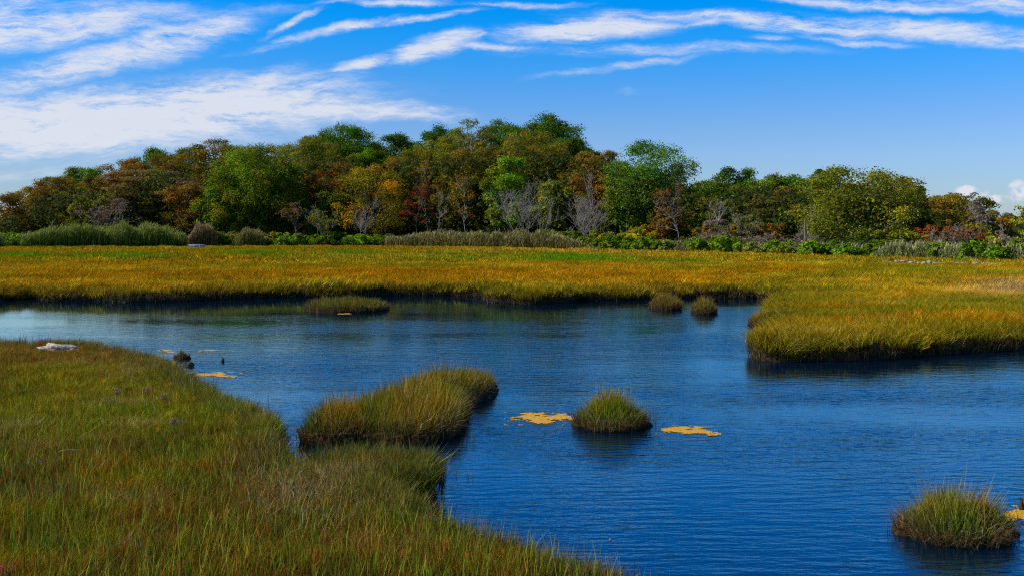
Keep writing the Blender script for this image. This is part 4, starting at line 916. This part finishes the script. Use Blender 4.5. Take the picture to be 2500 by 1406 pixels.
# ---------------------------------------------------------------- crate
def boxes(L):
    V = []; Q = []; 
    for (x0, x1, y0, y1, z0, z1) in L:
        o = len(V); V += [(x, y, z) for z in (z0, z1) for x, y in ((x0, y0), (x1, y0), (x1, y1), (x0, y1))]
        Q += [(o, o+3, o+2, o+1), (o+4, o+5, o+6, o+7), (o, o+1, o+5, o+4), (o+1, o+2, o+6, o+5), (o+2, o+3, o+7, o+6), (o+3, o, o+4, o+7)]
    return np.array(V, float), np.array(Q)
def crate():
    Y = 146.; X = (480-1250)/F*Y; r = empty('crate', (X, Y, .30), R(-22))
    tag(r, 'blue grey slatted crate standing alone at the left meadow edge', 'crate')
    w, dp, h = .85, .55, .80
    fr = [(-w, w, -dp-.02, -dp+.02, .08+k*.24, .08+k*.24+.2) for k in range(3)]
    bk = [(-w, w, dp-.02, dp+.02, .08+k*.24, .08+k*.24+.2) for k in range(3)]
    le = [(-w-.02, -w+.02, -dp+.03, dp-.03, .08+k*.24, .08+k*.24+.2) for k in range(3)]
    ri = [(w-.02, w+.02, -dp+.03, dp-.03, .08+k*.24, .08+k*.24+.2) for k in range(3)]
    ps = [(a*(w+.045)-.03, a*(w+.045)+.03, b*(dp+.045)-.03, b*(dp+.045)+.03, -.05, h+.05) for a in (-1, 1) for b in (-1, 1)]
    for nm, L, m in (('side_panel', fr, M_planks), ('side_panel', bk, M_planks), ('side_panel', le, M_palewood), ('side_panel', ri, M_palewood), ('top_rim', [(-w, w, -dp-.03, -dp+.05, h, h+.06), (-w, w, dp-.05, dp+.03, h, h+.06)], M_palewood)):
        V, Q = boxes(L); link(nm, qmesh(nm, V, Q), m, r)
    for p in ps: V, Q = boxes([p]); link('corner_post', qmesh('corner_post', V, Q), M_palewood, r)
crate()

# ---------------------------------------------------------------- stones
def stone_mesh(sx, sy, sz, seed, name='stone', rough=.22, sub=3):
    import bmesh
    bm = bmesh.new(); bmesh.ops.create_icosphere(bm, subdivisions=sub, radius=1)
    from mathutils import noise
    for v in bm.verts:
        p = v.co*1.3+Vector((seed*3.7, seed, 0)); k = 1+rough*noise.noise(p)*2+rough*.5*noise.noise(p*3)+rough*.25*noise.noise(p*7)+(rough*.3*noise.noise(p*15) if sub > 3 else 0)
        v.co = Vector((v.co.x*k*sx, v.co.y*k*sy, v.co.z*k*sz))
    me = bpy.data.meshes.new(name); bm.to_mesh(me); bm.free()
    for p in me.polygons: p.use_smooth = sub > 3
    me.materials.append(M_stone); return me
def stone(px, py, wpx, hpx, z, label, seed, name='stone', group=None, mat=None, cat='stone'):
    X, Y = wp(px, py, z); s = wpx/2/F*Y; h = hpx/F*Y
    me = stone_mesh(s, s*.7, h*.8, seed)
    if mat: me.materials[0] = mat
    o = link(name, me, None, loc=(X, Y, z+h*.15)); return tag(o, label, cat, group)
M_white = noisy_mat('white_rock', (.26, .20, .13), (.68, .59, .47), 16, .85, .9, dist=.04)
X, Y = wp(150, 866, .24)
o = link('rock', stone_mesh(.42, .34, .115, 4, 'rock', .25, 4), None, loc=(X-.03, Y, .38)); o.data.materials[0] = M_white; o.rotation_euler = (0, R(6), .3); tag(o, 'large flat white rock lying in the grass near the left edge', 'rock')
o = link('rock', stone_mesh(.15, .13, .06, 9, 'rock', .3, 4), None, loc=(X+.34, Y-.1, .34)); o.data.materials[0] = M_white; tag(o, 'smaller white rock touching the right end of the large one', 'rock')
names = [(2163,631,9,3,'small pale stone, first from the left in the row'),(2176,632,6,2,'tiny stone, second from the left in the row'),(2190,631,14,5,'pale stone near the left of the row'),(2206,631,20,5,'wide pale stone in the left half of the row'),
 (2226,634,18,5,'flat white stone just left of the middle of the row'),(2243,635,9,3,'small stone between two wider white ones'),(2256,635,15,5,'white stone near the middle of the row'),(2270,634,14,7,'tallest rounded stone of the row'),
 (2287,635,22,3,'long flat stone right of the tallest one'),(2308,634,12,3,'last low stone before the gap in the row'),(2338,635,13,4,'grey stone just after the gap in the row'),(2353,635,12,4,'brownish stone second after the gap'),
 (2382,635,18,6,'pink tinged wide stone right of the gap'),(2400,637,10,4,'grey stone among the right hand group'),(2413,636,12,5,'pinkish stone near the right end'),(2427,637,14,3,'low stone near the right end'),(2440,637,8,2,'last tiny stone at the right end of the row')]
for i, (x, y, w, h, l) in enumerate(names): stone(x, y+9, w, h, .62, l, i, group='pale stones in a row at the far meadow edge')
stone(1030,611,13,3,.62,'lone small stone at the foot of the middle reeds',40)
stone(462,894,22,10,.0,'brown rounded lump just off the near bank',50,'mud_lump',mat=M_mud,cat='mud lump')
stone(544,882,7,9,-.0,'tiny brown lump sticking up out of the calm water',51,'mud_lump',mat=M_mud,cat='mud lump')
stone(1580,1040,16,10,.0,'dark lump at the right foot of the domed tussock',52,'mud_lump',mat=M_mud,cat='mud lump')
stone(1440,1043,26,16,.03,'brown lump half hidden at the front of the domed tussock',53,'mud_lump',mat=M_mud,cat='mud lump')
stone(2494,1240,14,24,.02,'dark stump on the orange mat at the right edge',54,'mud_lump',mat=M_mud,cat='mud lump')

# ---------------------------------------------------------------- algae mats
def algae(spots, label, name='algae_mat'):
    import bmesh
    cx, cy = wp(spots[0][0], spots[0][1]); root = None; bm = bmesh.new()
    G = 60; X0 = min(wp(s[0]-s[2], s[1])[0] for s in spots)-.1; X1 = max(wp(s[0]+s[2], s[1])[0] for s in spots)+.1
    Y0 = min(wp(s[0], s[1]+s[3])[1] for s in spots)-.1; Y1 = max(wp(s[0], s[1]-s[3])[1] for s in spots)+.1
    nx = int(np.clip((X1-X0)/.011, 10, 320)); ny = int(np.clip((Y1-Y0)/.014, 8, 200))
    gx, gy = np.meshgrid(np.linspace(X0, X1, nx), np.linspace(Y0, Y1, ny)); px = 1250+gx/gy*F; py = HZ+F*CH/gy
    f = np.zeros_like(gx)
    for sx, sy, rx, ry in spots: f = np.maximum(f, 1-np.sqrt(((px-sx)/rx)**2+((py-sy)/ry)**2))
    f = f+(fbm(gx*3.5, gy*4.5, 3, 4)-.5)*1.5+(fbm(gx*16, gy*18, 9, 4)-.5)*.9-.06
    z = .003+.008*np.clip(f, 0, 1)*(.4+fbm(gx*20, gy*20, 4))
    V = np.stack([gx-cx, gy-cy, z], -1).reshape(-1, 3); I = np.arange(nx*ny).reshape(ny, nx); ok = (f > .08)
    q = ok[:-1, :-1] & ok[1:, :-1] & ok[1:, 1:] & ok[:-1, 1:]
    Q = np.stack([I[:-1, :-1], I[:-1, 1:], I[1:, 1:], I[1:, :-1]], -1)[q]
    used = np.unique(Q); mp = np.zeros(len(V), int); mp[used] = np.arange(len(used))
    V = V[used]; Q = mp[Q]
    n = len(V); V = np.concatenate([V, V*[1, 1, 0]+[0, 0, -.02]]); 
    o = link(name, qmesh(name, V, np.concatenate([Q, Q[:, ::-1]+n]), smooth=True), M_algae, loc=(cx, cy, 0))
    return tag(o, label, 'algae', 'orange algae mats floating on the water')
algae([(1300,1016,55,9),(1320,1026,40,9),(1355,1018,45,7)], 'orange algae mat floating left of the domed tussock')
algae([(1650,1047,45,6),(1690,1052,50,8),(1625,1050,20,4)], 'orange algae mat floating right of the domed tussock')
algae([(2485,1252,45,14)], 'orange algae mat touching the corner tussock at the right edge')
algae([(540,916,32,5),(500,914,25,4)], 'orange algae strip near the tip of the near bank')
algae([(845,766,14,1.2)], 'thin orange algae line along the front of the long low island')
algae([(410,855,14,2),(420,860,14,2)], 'yellowish algae fleck left of the tiny dark tuft')
algae([(517,855,20,2)], 'yellowish algae fleck right of the tiny dark tuft')

# ---------------------------------------------------------------- single stalks in the water, flowers, sticks
def sprig(px, py, h, n, colr, label, spread=.05, lean=.3, z=0, w=.006, name='grass_sprig', group='grass sprigs standing in the shallow water'):
    X, Y = wp(px, py, z); P = np.stack([rng.normal(0, spread, n), rng.normal(0, spread, n), np.full(n, -.05)], 1)
    c = np.asarray(colr)*rng.uniform(.7, 1.3, (n, 1))
    V, Q, K = blades(P, h*rng.uniform(.5, 1.05, n), w, c, lean=lean, levels=(0, .35, .7, 1), base=np.array((.25, .09, .03))*np.ones((n, 3)))
    return tag(link(name, qmesh(name, V, Q, K), M_grass, loc=(X, Y, z)), label, 'grass sprig', group)
sprig(1108,1158,.26,6,(.14,.10,.03),'thin sprig just right of the near clump, nearer the bank')
sprig(1150,1160,.26,6,(.12,.12,.03),'green sprig in open water right of the near clump')
sprig(1075,1155,.30,9,(.28,.12,.04),'reddish sprig close to the edge of the near clump')
sprig(1155,1075,.30,6,(.16,.12,.03),'sprig standing right of the big island foot')
sprig(1125,1085,.26,5,(.2,.10,.03),'short reddish sprig beside the big island foot')
sprig(653,985,.42,3,(.10,.06,.04),'tall dark stalk rising behind the near bank tip',lean=.05,z=0)
sprig(527,935,.42,3,(.12,.08,.05),'tall thin stalk beside the orange algae strip',lean=.08)
sprig(505,925,.36,3,(.12,.09,.05),'thin stalk left of the orange algae strip',lean=.1)
sprig(1545,985,.62,3,(.16,.18,.06),'tall pale stalk rising behind the domed tussock',lean=.12,w=.008)
sprig(1585,1035,.45,5,(.12,.16,.04),'tall stalks at the right side of the domed tussock',lean=.25)
sprig(700,1075,.35,9,(.26,.11,.04),'reddish sprigs in the narrow inlet beside the big island',spread=.12)
sprig(745,1095,.30,10,(.26,.11,.04),'reddish sprigs at the left foot of the big island',spread=.12)
sprig(1190,1295,.34,6,(.16,.15,.07),'pale stalks on the near shore below the sea lavender',lean=.15)
sprig(2170,1300,.22,5,(.2,.08,.03),'thin reddish sprig left of the corner tussock')
sprig(2478,1300,.45,6,(.12,.18,.02),'green stalks at the right side of the corner tussock')
sprig(1048,1210,.22,8,(.3,.12,.03),'orange brown sprig at the foot of the near clump')
sprig(1010,1235,.24,10,(.3,.12,.03),'orange brown sprigs behind the sea lavender',spread=.12)
def flowers(px, py, z, r, n, colr, label, h=.17):
    z = min(z, .3); X, Y = wp(px, py, z+h); root = empty('sea_lavender', (X, Y, z)); tag(root, label, 'flower', 'flowering tufts in the near marsh')
    P = []; parts = []; 
    for i in range(n):
        a = rng.uniform(0, 6.28); d = abs(rng.normal(0, r*.55)); hh = h*rng.uniform(.5, 1); t = np.array((math.cos(a)*d, math.sin(a)*d, hh))
        parts.append(tube(np.array([(0, 0, -.05), t*.5+np.array((0, 0, hh*.12)), t]), [.003, .0022, .0015], 3)); P.append(t)
    P = np.array(P); V, Q, K = leaves(P, np.full(n, .035), np.ones(n), 9, .014, np.tile(np.asarray(colr), (n, 1)))
    fh = link('flower_heads', qmesh('flower_heads', V, Q, K), M_leaf, root); fh['kind'] = 'stuff'
    V, Q, K = join(parts); K = K*np.array((.20, .10, .06)); link('stems', qmesh('stems', V, Q, K), M_grass, root)
for px, py, z, r, n, l in [(1045,1262,.2,.16,70,'pink sea lavender tuft at the water edge below the near clump'),(645,1100,.25,.14,60,'pink sea lavender tuft beside the narrow inlet'),(425,1020,.4,.13,40,'dull pink tuft in the middle of the near grass'),
    (405,960,.4,.12,36,'pale pink tuft below the grass shoulder of the near bank'),(320,900,.4,.10,26,'whitish flower tuft right of the white rock'),(285,948,.4,.10,26,'pale tuft between white rock and pale pink tuft'),
    (98,825,.5,.10,30,'reddish plume standing on the far rim of the near bank'),(8,1380,.35,.14,50,'red glasswort tuft at the lower left edge'),(360,945,.4,.12,30,'pale pink tuft left of the bank shoulder')]:
    flowers(px, py, z, r, n, (.50, .07, .05) if 'red' in l[:4] else ((.5, .24, .2) if 'pink sea' in l else (.36, .24, .17)), l, .30 if 'plume' in l else .17)
def stick(px, py, dx, dz, label, r=.008, z=.42, colr=M_palebark):
    X, Y = wp(px, py, z); V, Q, K = tube([(-dx/2, 0, -dz/2), (0, .02, .015), (dx*.3, 0, dz*.3), (dx/2, .03, dz/2)], [r*.7, r, r, r*.4], 6)
    tag(link('driftwood_stick', qmesh('driftwood_stick', V, Q, smooth=True), colr, loc=(X, Y, z)), label, 'stick', 'sticks lying in the near grass')
stick(98,1125,.09,-.12,'short white stick poking up at lower left',.009)
stick(168,1099,.26,.02,'long thin pale stick lying level in the grass',.005)
stick(245,1033,.03,-.04,'tiny white stick in the middle left grass',.007)
stick(1490,1318,.03,.0,'white leaf floating in the open water',.006,z=.004)
S.cycles.use_denoising = False; S.cycles.filter_width = 1.1
S.cycles.max_bounces = 8; S.cycles.transparent_max_bounces = 8; S.cycles.diffuse_bounces = 3; S.cycles.glossy_bounces = 3
